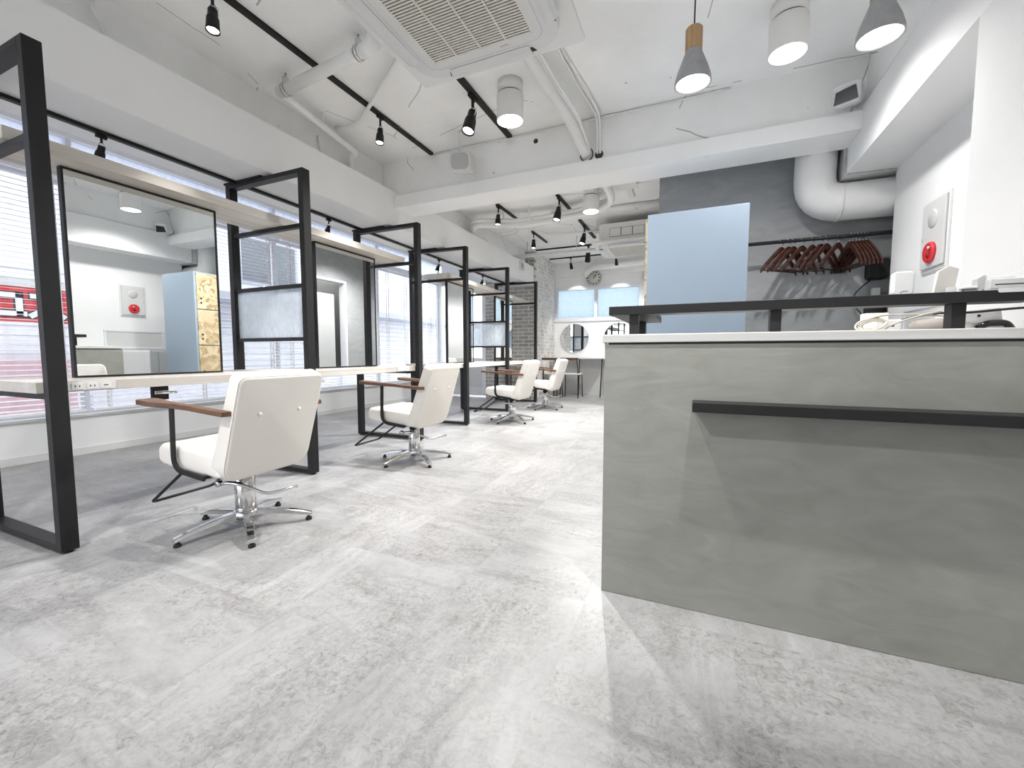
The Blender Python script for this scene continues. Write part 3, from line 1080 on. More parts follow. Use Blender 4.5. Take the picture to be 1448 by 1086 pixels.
t = thing('thermometer', 'small white gun thermometer lying beside the cream card on the rail', 'thermometer', (0.768, 1.77, 1.139), 0)
obj('handle', box(-0.018, 0.018, -0.02, 0.008, 0.008, 0.017), 'plastic', t, 0.003)
obj('body', prism(bmesh.new(), [(0.016, 0.004), (0.016, 0.040), (0.033, 0.052), (0.046, 0.040), (0.046, 0.004)], -0.012, 0.014, 'XZ'), 'mesh', t, 0.003)
obj('stand', box(-0.01, 0.03, -0.012, 0.012, 0.0, 0.008), 'white', t, 0.002)

t = thing('receipt_printer', 'white receipt printer with a front tray on the end of the black rail', 'printer', (0.845, 1.765, 1.139), 0)
obj('case', prism(bmesh.new(), [(-0.042, 0.003), (0.048, 0.003), (0.054, 0.056), (0.040, 0.060), (0.036, 0.034), (-0.042, 0.034)], -0.03, 0.05, 'XZ'), 'plastic', t, 0.003)
obj('upper_lid', box(-0.040, 0.022, -0.01, 0.05, 0.034, 0.043), 'white', t, 0.002)
obj('slot', box(-0.030, 0.036, -0.0306, -0.03, 0.015, 0.018), 'cavity', t)
obj('tray', prism(bmesh.new(), rrect(0.068, 0.013, 0.005, 4, 0.004, -0.003), -0.048, -0.046, 'XZ'), 'plastic', t, 0.0005)
obj('base', box(-0.045, 0.050, -0.03, 0.05, 0.0, 0.003), 'white', t)

bm = bmesh.new()
for k in range(3):
    pts = []
    for i in range(25):
        a = 2 * PI * i / 24
        pts.append((0.585 + (0.045 - 0.006 * k) * math.cos(a) + 0.008 * k, 1.93 + 0.016 * k + 0.018 * math.sin(a), 1.056 + (0.024 - 0.004 * k) * math.sin(a + 0.4)))
    tube(bm, pts, 0.0036, 6)
tube(bm, rounded([(0.62, 1.93, 1.034), (0.66, 1.96, 1.06), (0.74, 1.97, 1.088), (0.80, 1.99, 1.10)], 0.03), 0.0036, 6)
tube(bm, rounded([(0.57, 1.92, 1.073), (0.62, 1.95, 1.090), (0.72, 1.98, 1.092), (0.86, 2.05, 1.085)], 0.03), 0.0036, 6)
plain('cable_loop', 'coiled off white power cable lying on the counter under the rail', 'cable', bm, 'cord')

t = thing('tap_adapter', 'white power adapter block lying on the counter beside the coiled cable', 'adapter', (0.66, 2.05, 1.0235), 0.1)
obj('case', box(-0.04, 0.045, -0.03, 0.03, 0.0, 0.055), 'plastic', t, 0.005)
obj('upper_case', box(-0.045, 0.03, 0.032, 0.08, 0.0, 0.085), 'white', t, 0.004)
obj('prong_slot', box(0.0, 0.02, -0.0306, -0.03, 0.028, 0.034), 'rubber', t)
bm = lathe(bmesh.new(), [(0, 0), (.050, 0), (.066, .012), (.068, .03), (.055, .046), (.028, .052), (0, .05)], (0.775, 1.97, 1.0235), 20)
for v in bm.verts:
    v.co.z += 0.004 * math.sin(40 * v.co.x) * (v.co.z - 1.0235) / 0.05
    v.co.y += 0.005 * math.sin(31 * v.co.x)
plain('pouch', 'taupe cloth pouch slumped on the counter under the rail', 'pouch', bm, 'bowlgrey')
t = thing('phone_base', 'white telephone base on the counter close to the white wall', 'telephone', (0.91, 2.02, 1.0235), 0)
obj('case', prism(bmesh.new(), [(-0.10, 0.0), (0.06, 0.0), (0.045, 0.085), (-0.08, 0.075)], -0.03, 0.08, 'XZ'), 'plastic', t, 0.004)
obj('handset', tube(bmesh.new(), rounded([(-0.02, -0.045, 0.012), (0.0, -0.05, 0.03), (0.05, -0.05, 0.032), (0.066, -0.045, 0.010)], 0.015), 0.011, 8), 'lens', t)
obj('key_dot', lathe(bmesh.new(), [(0, 0), (0.005, 0), (0, 0.001)], (-0.01, -0.031, 0.058), 10, Matrix.Rotation(PI / 2, 4, 'X')), 'rubber', t)
bm = tube(bmesh.new(), rounded([(0.70, 2.11, 1.07), (0.78, 2.02, 1.098), (0.86, 1.96, 1.09), (0.95, 1.98, 1.10), (1.05, 2.02, 1.108)], 0.05), 0.0045, 6)
plain('black_cable', 'black cable strung under the rail above the telephone', 'cable', bm, 'rubber')

# fire alarm panel
t = thing('fire_alarm', 'white fire alarm panel with a round red push unit on the white wall', 'alarm', (1.361, 3.493, 1.690), 0)
obj('back_frame', box(-0.012, -0.0005, -0.154, 0.154, -0.224, 0.224), 'white', t, 0.002)
obj('cover_gap', box(-0.0135, -0.012, -0.138, 0.138, -0.203, 0.210), 'mesh', t)
obj('cover', box(-0.026, -0.0135, -0.135, 0.135, -0.200, 0.207), 'plastic', t, 0.003)
bm = bmesh.new()
RY = Matrix.Rotation(-PI / 2, 4, 'Y')
lathe(bm, [(0, 0.004), (0.056, 0.004), (0.058, 0.0), (0, 0.0)], (-0.026, 0.0, 0.098), 28, RY)
gr = obj('speaker_grille', bm, 'pale', t)
bm = bmesh.new()
for i in range(-4, 5):
    for j in range(-4, 5):
        if i * i + j * j <= 17:
            bx(bm, -0.0305, -0.0302, i * 0.0112 - 0.003, i * 0.0112 + 0.003, 0.098 + j * 0.0112 - 0.003, 0.098 + j * 0.0112 + 0.003)
obj('grille_holes', bm, 'mesh', gr)
rd = obj('push_unit', lathe(bmesh.new(), [(0, 0.010), (0.037, 0.012), (0.056, 0.020), (0.063, 0.014), (0.065, 0.0), (0, 0.0)], (-0.026, 0.0, -0.109), 32, RY), 'red', t)
obj('push_button', lathe(bmesh.new(), [(0, 0.018), (0.014, 0.018), (0.020, 0.010), (0, 0.009)], (-0.026, 0.004, -0.125), 20, RY), 'darkred', rd)
obj('indicator', lathe(bmesh.new(), [(0, 0.024), (0.009, 0.023), (0.010, 0.012), (0, 0.012)], (-0.026, -0.012, -0.082), 14, RY), 'reflector' if False else 'plastic', rd)
obj('latch', box(-0.029, -0.026, 0.116, 0.124, -0.02, 0.0), 'mesh', t)

# ================================================================== BLUE LOCKER
t = thing('locker', 'powder blue locker with chipboard doors behind the reception counter', 'locker', (0, 0, 0))
obj('carcass', box(-0.346, 0.318, 3.348, 3.94, 0.0, 1.978), 'blue', t, 0.002)
for z0, z1 in ((0.06, 0.57), (0.58, 1.04), (1.053, 1.50), (1.513, 1.96)):
    d = obj('door', box(-0.363, -0.3465, 3.372, 3.92, z0, z1), 'osb', t, 0.001)
    obj('lock', lathe(bmesh.new(), [(0, 0.006), (0.011, 0.006), (0.011, 0), (0, 0)], (-0.363, 3.418, z0 + 0.13), 12, Matrix.Rotation(-PI / 2, 4, 'Y')), 'rubber', d)
    obj('finger_hole', lathe(bmesh.new(), [(0, 0.002), (0.013, 0.002), (0.013, 0), (0, 0)], (-0.363, 3.418, z0 + 0.075), 12, Matrix.Rotation(-PI / 2, 4, 'Y')), 'cavity', d)

# ================================================================== CLOSET RAIL AND HANGERS
t = thing('hanging_rail', 'black steel clothes rail fixed along the dark grey wall', 'rail', (0, 0, 0))
obj('tube', tube(bmesh.new(), [(0.28, 4.255, 1.898), (2.19, 4.255, 1.898)], 0.0155, 12), 'black', t)
for x in (0.39, 1.62):
    obj('wall_bracket', tube(bmesh.new(), [(x, 4.255, 1.898), (x, 4.48, 1.898)], 0.009, 8), 'black', t)


def hanger_mesh_wood():
    bm = bmesh.new()
    prof = [(-.201, -.182), (-.154, -.129), (-.084, -.056), (-.028, -.006), (0, .006), (.028, -.006), (.084, -.056), (.154, -.129), (.201, -.182)]
    rg = []
    for i, (x, z) in enumerate(prof):
        hw = 0.006 if i in (0, 8) else 0.0075
        hz = 0.017 if i in (0, 8) else 0.025
        y = 0.018 * (x / 0.201) ** 2
        rg.append([bm.verts.new((x, y - hw, z - hz)), bm.verts.new((x, y + hw, z - hz)), bm.verts.new((x, y + hw, z + hz)), bm.verts.new((x, y - hw, z + hz))])
    for a, b in zip(rg, rg[1:]):
        for k in range(4):
            bm.faces.new((a[k], a[(k + 1) % 4], b[(k + 1) % 4], b[k]))
    bm.faces.new(rg[0])
    bm.faces.new(list(reversed(rg[-1])))
    return bm


def make_hanger(label):
    h = thing('coat_hanger', label, 'hanger', (0, 0, 0), 0, 'dark wooden coat hangers')
    obj('shoulder', hanger_mesh_wood(), 'mahogany', h, 0.004, 2)
    obj('bar', tube(bmesh.new(), [(-.182, .014, -.173), (.182, .014, -.173)], 0.005, 8), 'mahogany', h)
    hook = [(0, 0, .018), (0, 0, .045)] + [(0.021 * math.sin(a) , 0, .068 - 0.023 * math.cos(a)) for a in (math.radians(20 + 14 * k) for k in range(17))]
    obj('hook', tube(bmesh.new(), hook, 0.0032, 6), 'chrome', h)
    return h


HL = ['dark wooden coat hanger at the locker end of the rail',
      'dark wooden coat hanger second from the locker end of the rail',
      'dark wooden coat hanger third from the locker end of the rail',
      'dark wooden coat hanger fourth from the locker end of the rail',
      'dark wooden coat hanger fifth from the locker, between the two closer pairs',
      'dark wooden coat hanger sixth from the locker end of the rail',
      'dark wooden coat hanger seventh from the locker end of the rail',
      'dark wooden coat hanger hanging alone between the loose ones and the bunch']
hx = [0.654, 0.707, 0.741, 0.803, 0.874, 0.932, 0.971, 1.048]
ang = [41, 40, 42, 41, 47, 41, 42, 45]
h0 = make_hanger(HL[0])
HZ = 1.898 + 0.0155 + 0.0025 - 0.091
for i, x in enumerate(hx):
    if i == 0:
        h0.location = (x, 4.255, HZ)
        h0.rotation_euler = (0, 0, math.radians(ang[i]))
    else:
        dup(h0, (x, 4.255, HZ), math.radians(ang[i]), HL[i])
for i in range(6):
    dup(h0, (1.120 + 0.0215 * i, 4.255, HZ), math.radians(104 + 1.2 * i), 'dark wooden coat hanger in the tight bunch nearest the white wall', 'bunched coat hangers by the white wall')

# black intercom with cable in the closet corner
t = thing('closet_device', 'black device with a hanging cord on the grey wall beside the hangers', 'device', (1.362, 4.428, 1.613))
obj('case', prism(bmesh.new(), rrect(0.14, 0.16, 0.03, 4, 0, 0.03), -0.05, 0.05, 'XZ'), 'rubber', t, 0.006)
obj('lower_case', box(-0.06, 0.06, -0.05, 0.06, -0.33, -0.2), 'rubber', t, 0.006)
obj('white_plug', box(-0.05, 0.0, -0.10, -0.05, -0.19, -0.13), 'pale', t, 0.004)
obj('cord', tube(bmesh.new(), rounded([(-0.04, 0.0, -0.05), (-0.14, -0.01, -0.15), (-0.17, -0.02, -0.24), (-0.08, -0.02, -0.34), (-0.09, 0.0, -0.6)], 0.06), 0.005, 6), 'rubber', t)

# big wrapped duct
t = thing('ventilation_duct', 'thick white wrapped ventilation duct bending along the dark grey wall', 'duct', (0, 0, 0))
path = rounded([(0.878, 4.295, CZ - 0.002), (0.874, 4.295, 2.65), (0.869, 4.295, 2.183), (1.3, 4.295, 2.178), (2.19, 4.295, 2.178)], 0.243, 8)
obj('duct', tube(bmesh.new(), path, 0.145, 24), 'duct', t)
bm = bmesh.new()
for k in (3, 9):
    p = path[k]
obj('joint_band', tube(bmesh.new(), [(1.03, 4.295, 2.180), (1.05, 4.295, 2.180)], 0.1475, 24), 'duct', t)
tag(obj('duct_cable', tube(bmesh.new(), rounded([(1.035, 4.14, 2.9), (1.03, 4.14, 2.40), (1.04, 4.14, 2.338), (1.12, 4.14, 2.333), (1.36, 4.15, 2.336)], 0.03), 0.008, 6), 'mesh'),
    'grey cable running beside the thick white duct', 'cable')

# ================================================================== CEILING EQUIPMENT
def air_con(label, loc, rz=0):
    t = thing('ceiling_air_conditioner', label, 'air conditioner', loc, rz, 'ceiling cassette air conditioners')
    # origin: centre of the underside plane of the plate
    obj('body', prism(bmesh.new(), rrect(0.84, 0.84, 0.05, 4), 0.03, 0.30, 'XY'), 'fixture', t, 0.004)
    obj('plate', box(-0.52, 0.52, -0.52, 0.52, 0.0, 0.03), 'white', t, 0.004)
    # raised ring with rounded corners
    bm = bmesh.new()
    outer = rrect(0.88, 0.88, 0.14, 8)
    inner = rrect(0.60, 0.60, 0.02, 8)
    n = len(outer)
    lv = [(outer, 0.0), (rrect(0.86, 0.86, 0.135, 8), -0.034), (rrect(0.70, 0.70, 0.07, 8), -0.040), (inner, -0.040), (inner, -0.012)]
    rings = [[bm.verts.new((x, y, z)) for x, y in pts] for pts, z in lv]
    for a, b in zip(rings, rings[1:]):
        for k in range(n):
            bm.faces.new((a[k], a[(k + 1) % n], b[(k + 1) % n], b[k]))
    obj('fascia', bm, 'plastic', t)
    # thin seam line between fascia and panel
    bm = bmesh.new()
    a, b = rrect(0.705, 0.705, 0.072, 8), rrect(0.699, 0.699, 0.070, 8)
    ra = [bm.verts.new((x, y, -0.0405)) for x, y in a]
    rb = [bm.verts.new((x, y, -0.0405)) for x, y in b]
    for k in range(len(a)):
        bm.faces.new((ra[k], ra[(k + 1) % len(a)], rb[(k + 1) % len(a)], rb[k]))
    obj('seam', bm, 'mesh', t)
    obj('grille_back', box(-0.30, 0.30, -0.30, 0.30, -0.014, -0.010), 'cavity', t)
    bm = bmesh.new()
    for k in range(34):
        y = -0.288 + k * 0.01745
        bx(bm, -0.295, 0.295, y - 0.0042, y + 0.0042, -0.040, -0.030)
    for x in (-0.15, 0.0, 0.15):
        bx(bm, x - 0.004, x + 0.004, -0.297, 0.297, -0.042, -0.032)
    for (x0, x1, y0, y1) in ((-.30, -.292, -.3, .3), (.292, .30, -.3, .3), (-.3, .3, -.30, -.292), (-.3, .3, .292, .30)):
        bx(bm, x0, x1, y0, y1, -0.041, -0.014)
    obj('intake_grille', bm, 'grille', t)
    # four air outlets with flaps
    for k in range(4):
        Rz = Matrix.Rotation(k * PI / 2, 4, 'Z')
        slot = bmesh.new()
        prism(slot, [(-0.255, 0.385), (0.255, 0.385), (0.275, 0.432), (-0.275, 0.432)], -0.0365, -0.0355, 'XY')
        slot.transform(Rz)
        s = obj('outlet', slot, 'cavity', t)
        fb = bmesh.new()
        pr = [(0.372, -0.040), (0.40, -0.055), (0.43, -0.052), (0.455, -0.036), (0.45, -0.032), (0.40, -0.046)]
        prism(fb, pr, -0.25, 0.25, 'YZ')
        fb.transform(Rz)
        obj('flap', fb, 'plastic', s, 0.002)
    # access covers on the body side
    for x in (-0.17, 0.0, 0.17):
        obj('cover_seam', box(x - 0.084, x + 0.084, -0.422, -0.42, 0.096, 0.224), 'cavity', t)
        obj('access_cover', box(x - 0.079, x + 0.079, -0.425, -0.42, 0.101, 0.219), 'fixture', t, 0.001)
    for sx in (-1, 1):
        for sy in (-1, 1):
            obj('hanger_rod', tube(bmesh.new(), [(sx * 0.46, sy * 0.36, 0.2), (sx * 0.46, sy * 0.36, CZ - loc[2] - 0.002)], 0.006, 6), 'steel', t)
            obj('lug', box(min(sx * 0.415, sx * 0.475), max(sx * 0.415, sx * 0.475), sy * 0.36 - 0.02, sy * 0.36 + 0.02, 0.195, 0.203), 'steel', t)
    bm = bmesh.new()
    bx(bm, 0.10, 0.15, 0.318, 0.326, -0.0408, -0.0402)
    obj('badge', bm, 'mesh', t)
    return t


a1 = air_con('white ceiling air conditioner hanging over the front of the room', (-1.115, 1.86, 2.65))
dup(a1, (-0.985, 7.03, 2.63), 0, 'white ceiling air conditioner hanging above the far end beside the blue locker')


def track(label, p, q, w=0.034, h=0.022):
    a, b = Vector(p), Vector(q)
    d = (b - a).normalized()
    n = Vector((-d.y, d.x, 0))
    bm = bmesh.new()
    vs = []
    for pt in (a, b):
        vs.append([bm.verts.new(pt + n * s * w / 2 + Vector((0, 0, z))) for s, z in ((-1, -h), (1, -h), (1, 0), (-1, 0))])
    for k in range(4):
        bm.faces.new((vs[0][k], vs[0][(k + 1) % 4], vs[1][(k + 1) % 4], vs[1][k]))
    bm.faces.new(vs[0])
    bm.faces.new(list(reversed(vs[1])))
    return tag(obj('light_track', bm, 'track'), label, 'light track', 'black ceiling light tracks')


TZ = CZ - 0.001
track('long black light track on the ceiling beside the white pipes', (-2.58, 0.2, TZ), (-2.58, 3.85, TZ), 0.042)
track('short black light track on the ceiling starting above the air conditioner', (-1.69, 2.1, TZ), (-1.69, 3.85, TZ), 0.05)
track('black light track beyond the cross beam on the window side', (-2.59, 5.45, TZ), (-2.585, 6.4, TZ), 0.042)
track('black light track beyond the cross beam beside the round white lamp', (-1.715, 5.45, TZ), (-1.71, 6.35, TZ), 0.042)
track('black light track over the middle of the far end', (-1.705, 6.6, TZ), (-1.705, 7.7, TZ), 0.05)
track('thin black light track above the end of the chair row', (-2.6, 6.88, TZ), (-2.6, 7.65, TZ), 0.036)
track('black light track running across the ceiling above the far pipe', (-3.0, 8.15, TZ), (-1.55, 8.15, TZ), 0.036)
track('thin black light track running across in front of the end wall clock', (-3.0, 9.03, TZ), (-1.5, 9.03, TZ), 0.034)
track('long black light track under the boxed beam above the shelves', (-3.47, -1.0, 2.349), (-3.47, 7.6, 2.349), 0.034)


def track_spot(label, at, aim, sc=1.0, energy=0, angle=50, blend=0.35, drop=0.085):
    """can spotlight: adapter on the track, swivel arms, tapered black body, glowing face"""
    t = thing('track_spotlight', label, 'spotlight', at, 0, 'black track spotlights')
    obj('adapter', box(-0.016 * sc, 0.016 * sc, -0.045 * sc, 0.045 * sc, -0.022, 0.0), 'track', t, 0.002)
    obj('neck', tube(bmesh.new(), [(0, 0, -0.02), (0, 0, -drop)], 0.011 * sc, 8), 'track', t)
    piv = Vector((0, 0, -drop - 0.028 * sc))
    d = (Vector(aim) - (Vector(at) + piv)).normalized()
    q = d.to_track_quat('Z', 'Y').to_matrix().to_4x4()
    bm = bmesh.new()
    side = q.to_3x3() @ Vector((1, 0, 0))
    for s in (-1, 1):
        tube(bm, [Vector((0, 0, -drop)) + side * s * 0.006, piv + side * s * 0.034 * sc, piv + side * s * 0.036 * sc + d * 0.05 * sc], 0.0035 * sc, 6)
    obj('yoke', bm, 'chrome', t)
    prof = [(0, 0.0), (0.026, 0.0), (0.030, 0.012), (0.031, 0.055), (0.035, 0.06), (0.040, 0.075), (0.044, 0.15), (0.046, 0.155), (0.046, 0.162), (0.041, 0.162), (0.036, 0.150)]
    body = obj('housing', lathe(bmesh.new(), [(r * sc, z * sc) for r, z in prof], piv, 20, q), 'track', t)
    obj('lens', lathe(bmesh.new(), [(0.037 * sc, 0.150 * sc), (0.036 * sc, 0.153 * sc), (0, 0.156 * sc)], piv, 20, q), 'lampglow', t)
    if energy:
        tip = Vector(at) + piv + d * 0.18 * sc
        l = lamp('spot_light', 'SPOT', tip - Vector(at), energy, t, None, 0.02 * sc, angle, blend)
        l.rotation_euler = d.to_track_quat('-Z', 'Y').to_euler()
    return t


TB = CZ - 0.023
track_spot('black spotlight cut off by the top of the picture near the long track', (-2.58, 1.66, TB), (-2.45, 1.45, 0.0), 0.8, 40, 60)
track_spot('small black spotlight on the long track beside the white pipes', (-2.58, 3.06, TB), (-2.55, 2.7, 0.0), 0.8, 40, 60)
track_spot('large black spotlight on the short track beside the round white lamp', (-1.70, 3.13, TB), (-2.0, 2.3, 0.0), 1.15, 28, 70)
track_spot('small black spotlight just beyond the cross beam on the window side', (-2.60, 5.52, TB), (-2.62, 5.2, 0.0), 0.9, 40, 60)
track_spot('large black spotlight just beyond the cross beam', (-1.715, 5.55, TB), (-2.1, 4.9, 0.0), 1.15, 60, 70)
track_spot('large black spotlight hanging beside the far air conditioner', (-1.705, 6.92, TB), (-2.2, 6.2, 0.0), 1.1, 70, 70)
track_spot('small black spotlight on the thin track above the chair row end', (-2.6, 6.95, TB), (-2.6, 6.8, 0.0), 0.9, 70, 60)
track_spot('black spotlight hanging in front of the end wall track', (-1.93, 8.15, TB), (-2.4, 9.6, 1.0), 1.2, 30, 60)
track_spot('tiny black spotlight lighting the wall beside the round clock', (-2.52, 9.03, TB), (-2.50, 9.6, 2.0), 0.8, 6, 60)
track_spot('tiny black spotlight at the locker end of the track by the clock', (-1.55, 9.03, TB), (-1.54, 9.6, 2.0), 0.8, 6, 60)
LT = 2.349 - 0.023
track_spot('black spotlight under the boxed beam above the closest mirror', (-3.47, 1.50, LT), (-4.2, 1.3, 0.0), 0.62, 15, 130, 0.4, 0.05)
track_spot('black spotlight under the boxed beam above the near end of the second shelf', (-3.47, 5.33, LT), (-4.2, 5.0, 0.0), 0.62, 15, 130, 0.4, 0.05)
track_spot('added black spotlight under the boxed beam behind the second mirror shelf', (-3.47, 3.30, LT), (-4.2, 3.2, 0.0), 0.62, 15, 130, 0.4, 0.05)  # extra spot added to brighten the floor on the window side
track_spot('black spotlight under the boxed beam above the far shelf', (-3.47, 6.72, LT), (-4.2, 6.5, 0.0), 0.62, 15, 130, 0.4, 0.05)


def cylinder_light(label, loc, energy):
    t = thing('ceiling_downlight', label, 'ceiling light', loc, 0, 'round white surface downlights')
    obj('mount', lathe(bmesh.new(), [(0, 0), (0.098, 0), (0.098, -0.085), (0, -0.085)], (0, 0, 0), 32), 'fixture', t)
    obj('shadow_gap', lathe(bmesh.new(), [(0.092, -0.085), (0.092, -0.097), (0, -0.097), (0, -0.085)], (0, 0, 0), 32), 'cavity', t)
    obj('shade', lathe(bmesh.new(), [(0.0, -0.097), (0.102, -0.097), (0.104, -0.10), (0.104, -0.285), (0.099, -0.287), (0.072, -0.235), (0.0, -0.235)], (0, 0, 0), 32), 'fixture', t)
    obj('reflector', lathe(bmesh.new(), [(0.0985, -0.2868), (0.0715, -0.2365), (0.0700, -0.2365), (0.0965, -0.2875)], (0, 0, 0), 32), 'reflector', t)
    obj('lamp_disc', lathe(bmesh.new(), [(0, -0.2385), (0.070, -0.2385), (0.070, -0.236), (0, -0.236)], (0, 0, 0), 32), 'lampglow', t)
    lamp('down_light', 'SPOT', (0, 0, -0.30), energy, t, None, 0.045, 150, 0.8)
    return t


cylinder_light('round white downlight beside the large black spotlight', (-1.37, 3.13, CZ - 0.001), 105)
cylinder_light('round white downlight between the two grey pendants', (0.465, 3.12, CZ - 0.001), 38)
cylinder_light('round white downlight beyond the cross beam in front of the white pipe', (-1.265, 5.46, CZ - 0.001), 150)
cylinder_light('added unseen round white downlight on the ceiling behind the blue locker', (-0.62, 8.5, CZ - 0.001), 80)  # added lamp, hidden by the locker, brightens the end wall
cylinder_light('added unseen round white downlight on the ceiling behind the camera', (-1.37, -0.35, CZ - 0.001), 85)  # added lamp out of view, brightens the boxed beam
track('black light track on the ceiling in front of the counter', (-1.3, 1.08, TZ), (0.9, 1.08, TZ), 0.036)
track_spot('black spotlight aimed at the counter ledge', (0.14, 1.08, TB), (0.32, 1.95, 0.5), 1.0, 58, 46, 0.6)
track_spot('black spotlight aimed across the counter front', (-0.85, 1.08, TB), (0.22, 2.0, 0.5), 1.0, 58, 46, 0.6)


def pendant(label, loc, energy):
    t = thing('pendant_lamp', label, 'pendant lamp', loc, 0, 'concrete pendant lamps over the counter')
    # origin: centre of the opening
    obj('shade', lathe(bmesh.new(), [(0.030, 0.125), (0.034, 0.112), (0.058, 0.050), (0.067, 0.018), (0.068, 0.0), (0.064, -0.001), (0.061, 0.012), (0.050, 0.045), (0.030, 0.10), (0, 0.105)], (0, 0, 0), 32), 'concgrey', t)
    obj('wood_cap', lathe(bmesh.new(), [(0.0, 0.125), (0.0315, 0.125), (0.032, 0.128), (0.032, 0.206), (0.028, 0.211), (0, 0.212)], (0, 0, 0), 24), 'beech', t)
    obj('cord', tube(bmesh.new(), [(0, 0, 0.21), (0.002, 0, 0.5), (0, 0, CZ - loc[2] - 0.02)], 0.0032, 6), 'rubber', t)
    obj('ceiling_cup', lathe(bmesh.new(), [(0, 0), (0.04, 0), (0.04, -0.022), (0, -0.025)], (0, 0, CZ - loc[2] - 0.001), 20), 'track', t)
    obj('bulb', lathe(bmesh.new(), [(0, 0.006), (0.03, 0.008), (0.048, 0.022), (0.046, 0.04), (0.025, 0.07), (0, 0.085)], (0, 0, 0), 24), 'lampglow', t)
    lamp('bulb_light', 'SPOT', (0, 0, -0.015), energy, t, None, 0.05, 130, 0.7)
    return t


pendant('concrete and oak pendant lamp above the left end of the counter', (-0.037, 1.90, 2.022), 1.3)
pendant('concrete and oak pendant lamp above the counter nearer the white wall', (0.552, 1.90, 2.030), 1.2)

# ceiling speaker
t = thing('ceiling_speaker', 'small white speaker hanging on a bracket from the ceiling at the cross beam', 'speaker', (-2.09, 3.60, CZ - 0.001))
obj('bracket', tube(bmesh.new(), [(0, 0, 0), (0, 0, -0.02), (0, 0, -0.19)], [0.02, 0.012, 0.016], 10), 'white', t)
mt = Matrix.Translation((0.0, 0.02, -0.275)) @ Matrix.Rotation(math.radians(14), 4, 'Z') @ Matrix.Rotation(math.radians(12), 4, 'X')
bm = prism(bmesh.new(), rrect(0.205, 0.165, 0.02, 4), -0.07, 0.09, 'XZ')
bm.transform(mt)
obj('cabinet', bm, 'plastic', t, 0.006)
bm = prism(bmesh.new(), rrect(0.170, 0.140, 0.045, 5), -0.078, -0.0705, 'XZ')
bm.transform(mt)
obj('speaker_cloth', bm, 'mesh', t, 0.003)

# motion sensor in the corner
t = thing('motion_sensor', 'white motion sensor with a dark window in the beam corner', 'sensor', (0.92, 3.71, 2.735))
mt = Matrix.Rotation(math.radians(-24), 4, 'Z') @ Matrix.Rotation(math.radians(14), 4, 'X')
bm = prism(bmesh.new(), rrect(0.165, 0.14, 0.03, 5), -0.055, 0.055, 'XZ')
bm.transform(mt)
obj('case', bm, 'plastic', t, 0.012, 3)
bm = prism(bmesh.new(), [(-0.068, -0.055), (0.068, -0.05), (0.055, 0.038), (-0.01, 0.03), (-0.055, 0.022)], -0.060, -0.0555, 'XZ')
bm.transform(mt)
obj('lens', bm, 'lens', t, 0.002)
obj('mount', tube(bmesh.new(), [(0.02, 0.04, 0.0), (0.06, 0.12, 0.01), (0.10, 0.155, 0.012)], 0.035, 12), 'plastic', t)

# pipes in the front bay
PZ = 2.93
t = thing('water_pipe', 'white pipe with elbows hanging under the ceiling beside the window side beam', 'pipe', (0, 0, 0))
obj('run', tube(bmesh.new(), rounded([(-1.93, 2.265, CZ - .002), (-1.945, 2.268, PZ), (-2.95, 2.37, PZ)], 0.06), 0.041, 16), 'pipe', t)
obj('branch', tube(bmesh.new(), rounded([(-2.86, 2.36, PZ), (-2.955, 2.37, PZ), (-2.96, 2.46, PZ), (-3.12, 3.34, PZ), (-3.19, 3.34, PZ - .03), (-3.20, 3.35, 2.725)], 0.05), 0.027, 14), 'pipe', t)
obj('elbow', tube(bmesh.new(), rounded([(-1.938, 2.266, PZ + .085), (-1.945, 2.268, PZ), (-2.05, 2.279, PZ)], 0.06), 0.047, 16), 'pipe', t)
for x, y in ((-2.87, 2.362), (-2.09, 2.282)):
    bm = bmesh.new()
    tube(bm, [(x, y, PZ + .04), (x, y, CZ - .001)], 0.006, 6)
    bx(bm, x - .012, x + .012, y - .02, y + .02, PZ + .036, PZ + .085)
    tube(bm, [(x - .014, y, PZ), (x + .014, y, PZ)], 0.048, 14)
    obj('pipe_hanger', bm, 'steel', t)
obj('pipe_hanger', tube(bmesh.new(), [(-3.03, 2.85, PZ + .02), (-3.03, 2.85, CZ - .001)], 0.009, 6), 'pipe', t)
tag(obj('conduit', tube(bmesh.new(), rounded([(-1.60, 2.28, 3.0), (-1.95, 2.51, 3.0), (-2.78, 3.03, 3.0), (-2.95, 3.07, 3.005), (-3.09, 3.05, 3.02)], 0.15), 0.016, 10), 'pipe'),
    'thin white conduit crossing the long light track diagonally', 'conduit')
tag(obj('wall_cable', tube(bmesh.new(), rounded([(-3.236, 2.98, 2.95), (-3.225, 3.0, 2.86), (-3.235, 3.02, 2.722)], 0.04), 0.009, 8), 'pipe'),
    'short white cable dropping behind the boxed beam near the pipe elbow', 'cable')
tag(obj('wall_hose', tube(bmesh.new(), rounded([(-3.235, 1.40, 2.98), (-3.20, 1.38, 2.90), (-3.19, 1.42, 2.85), (-3.225, 1.43, 2.722)], 0.05), 0.010, 8), 'pipe'),
    'short white hose hanging behind the boxed beam above the closest frame', 'cable')

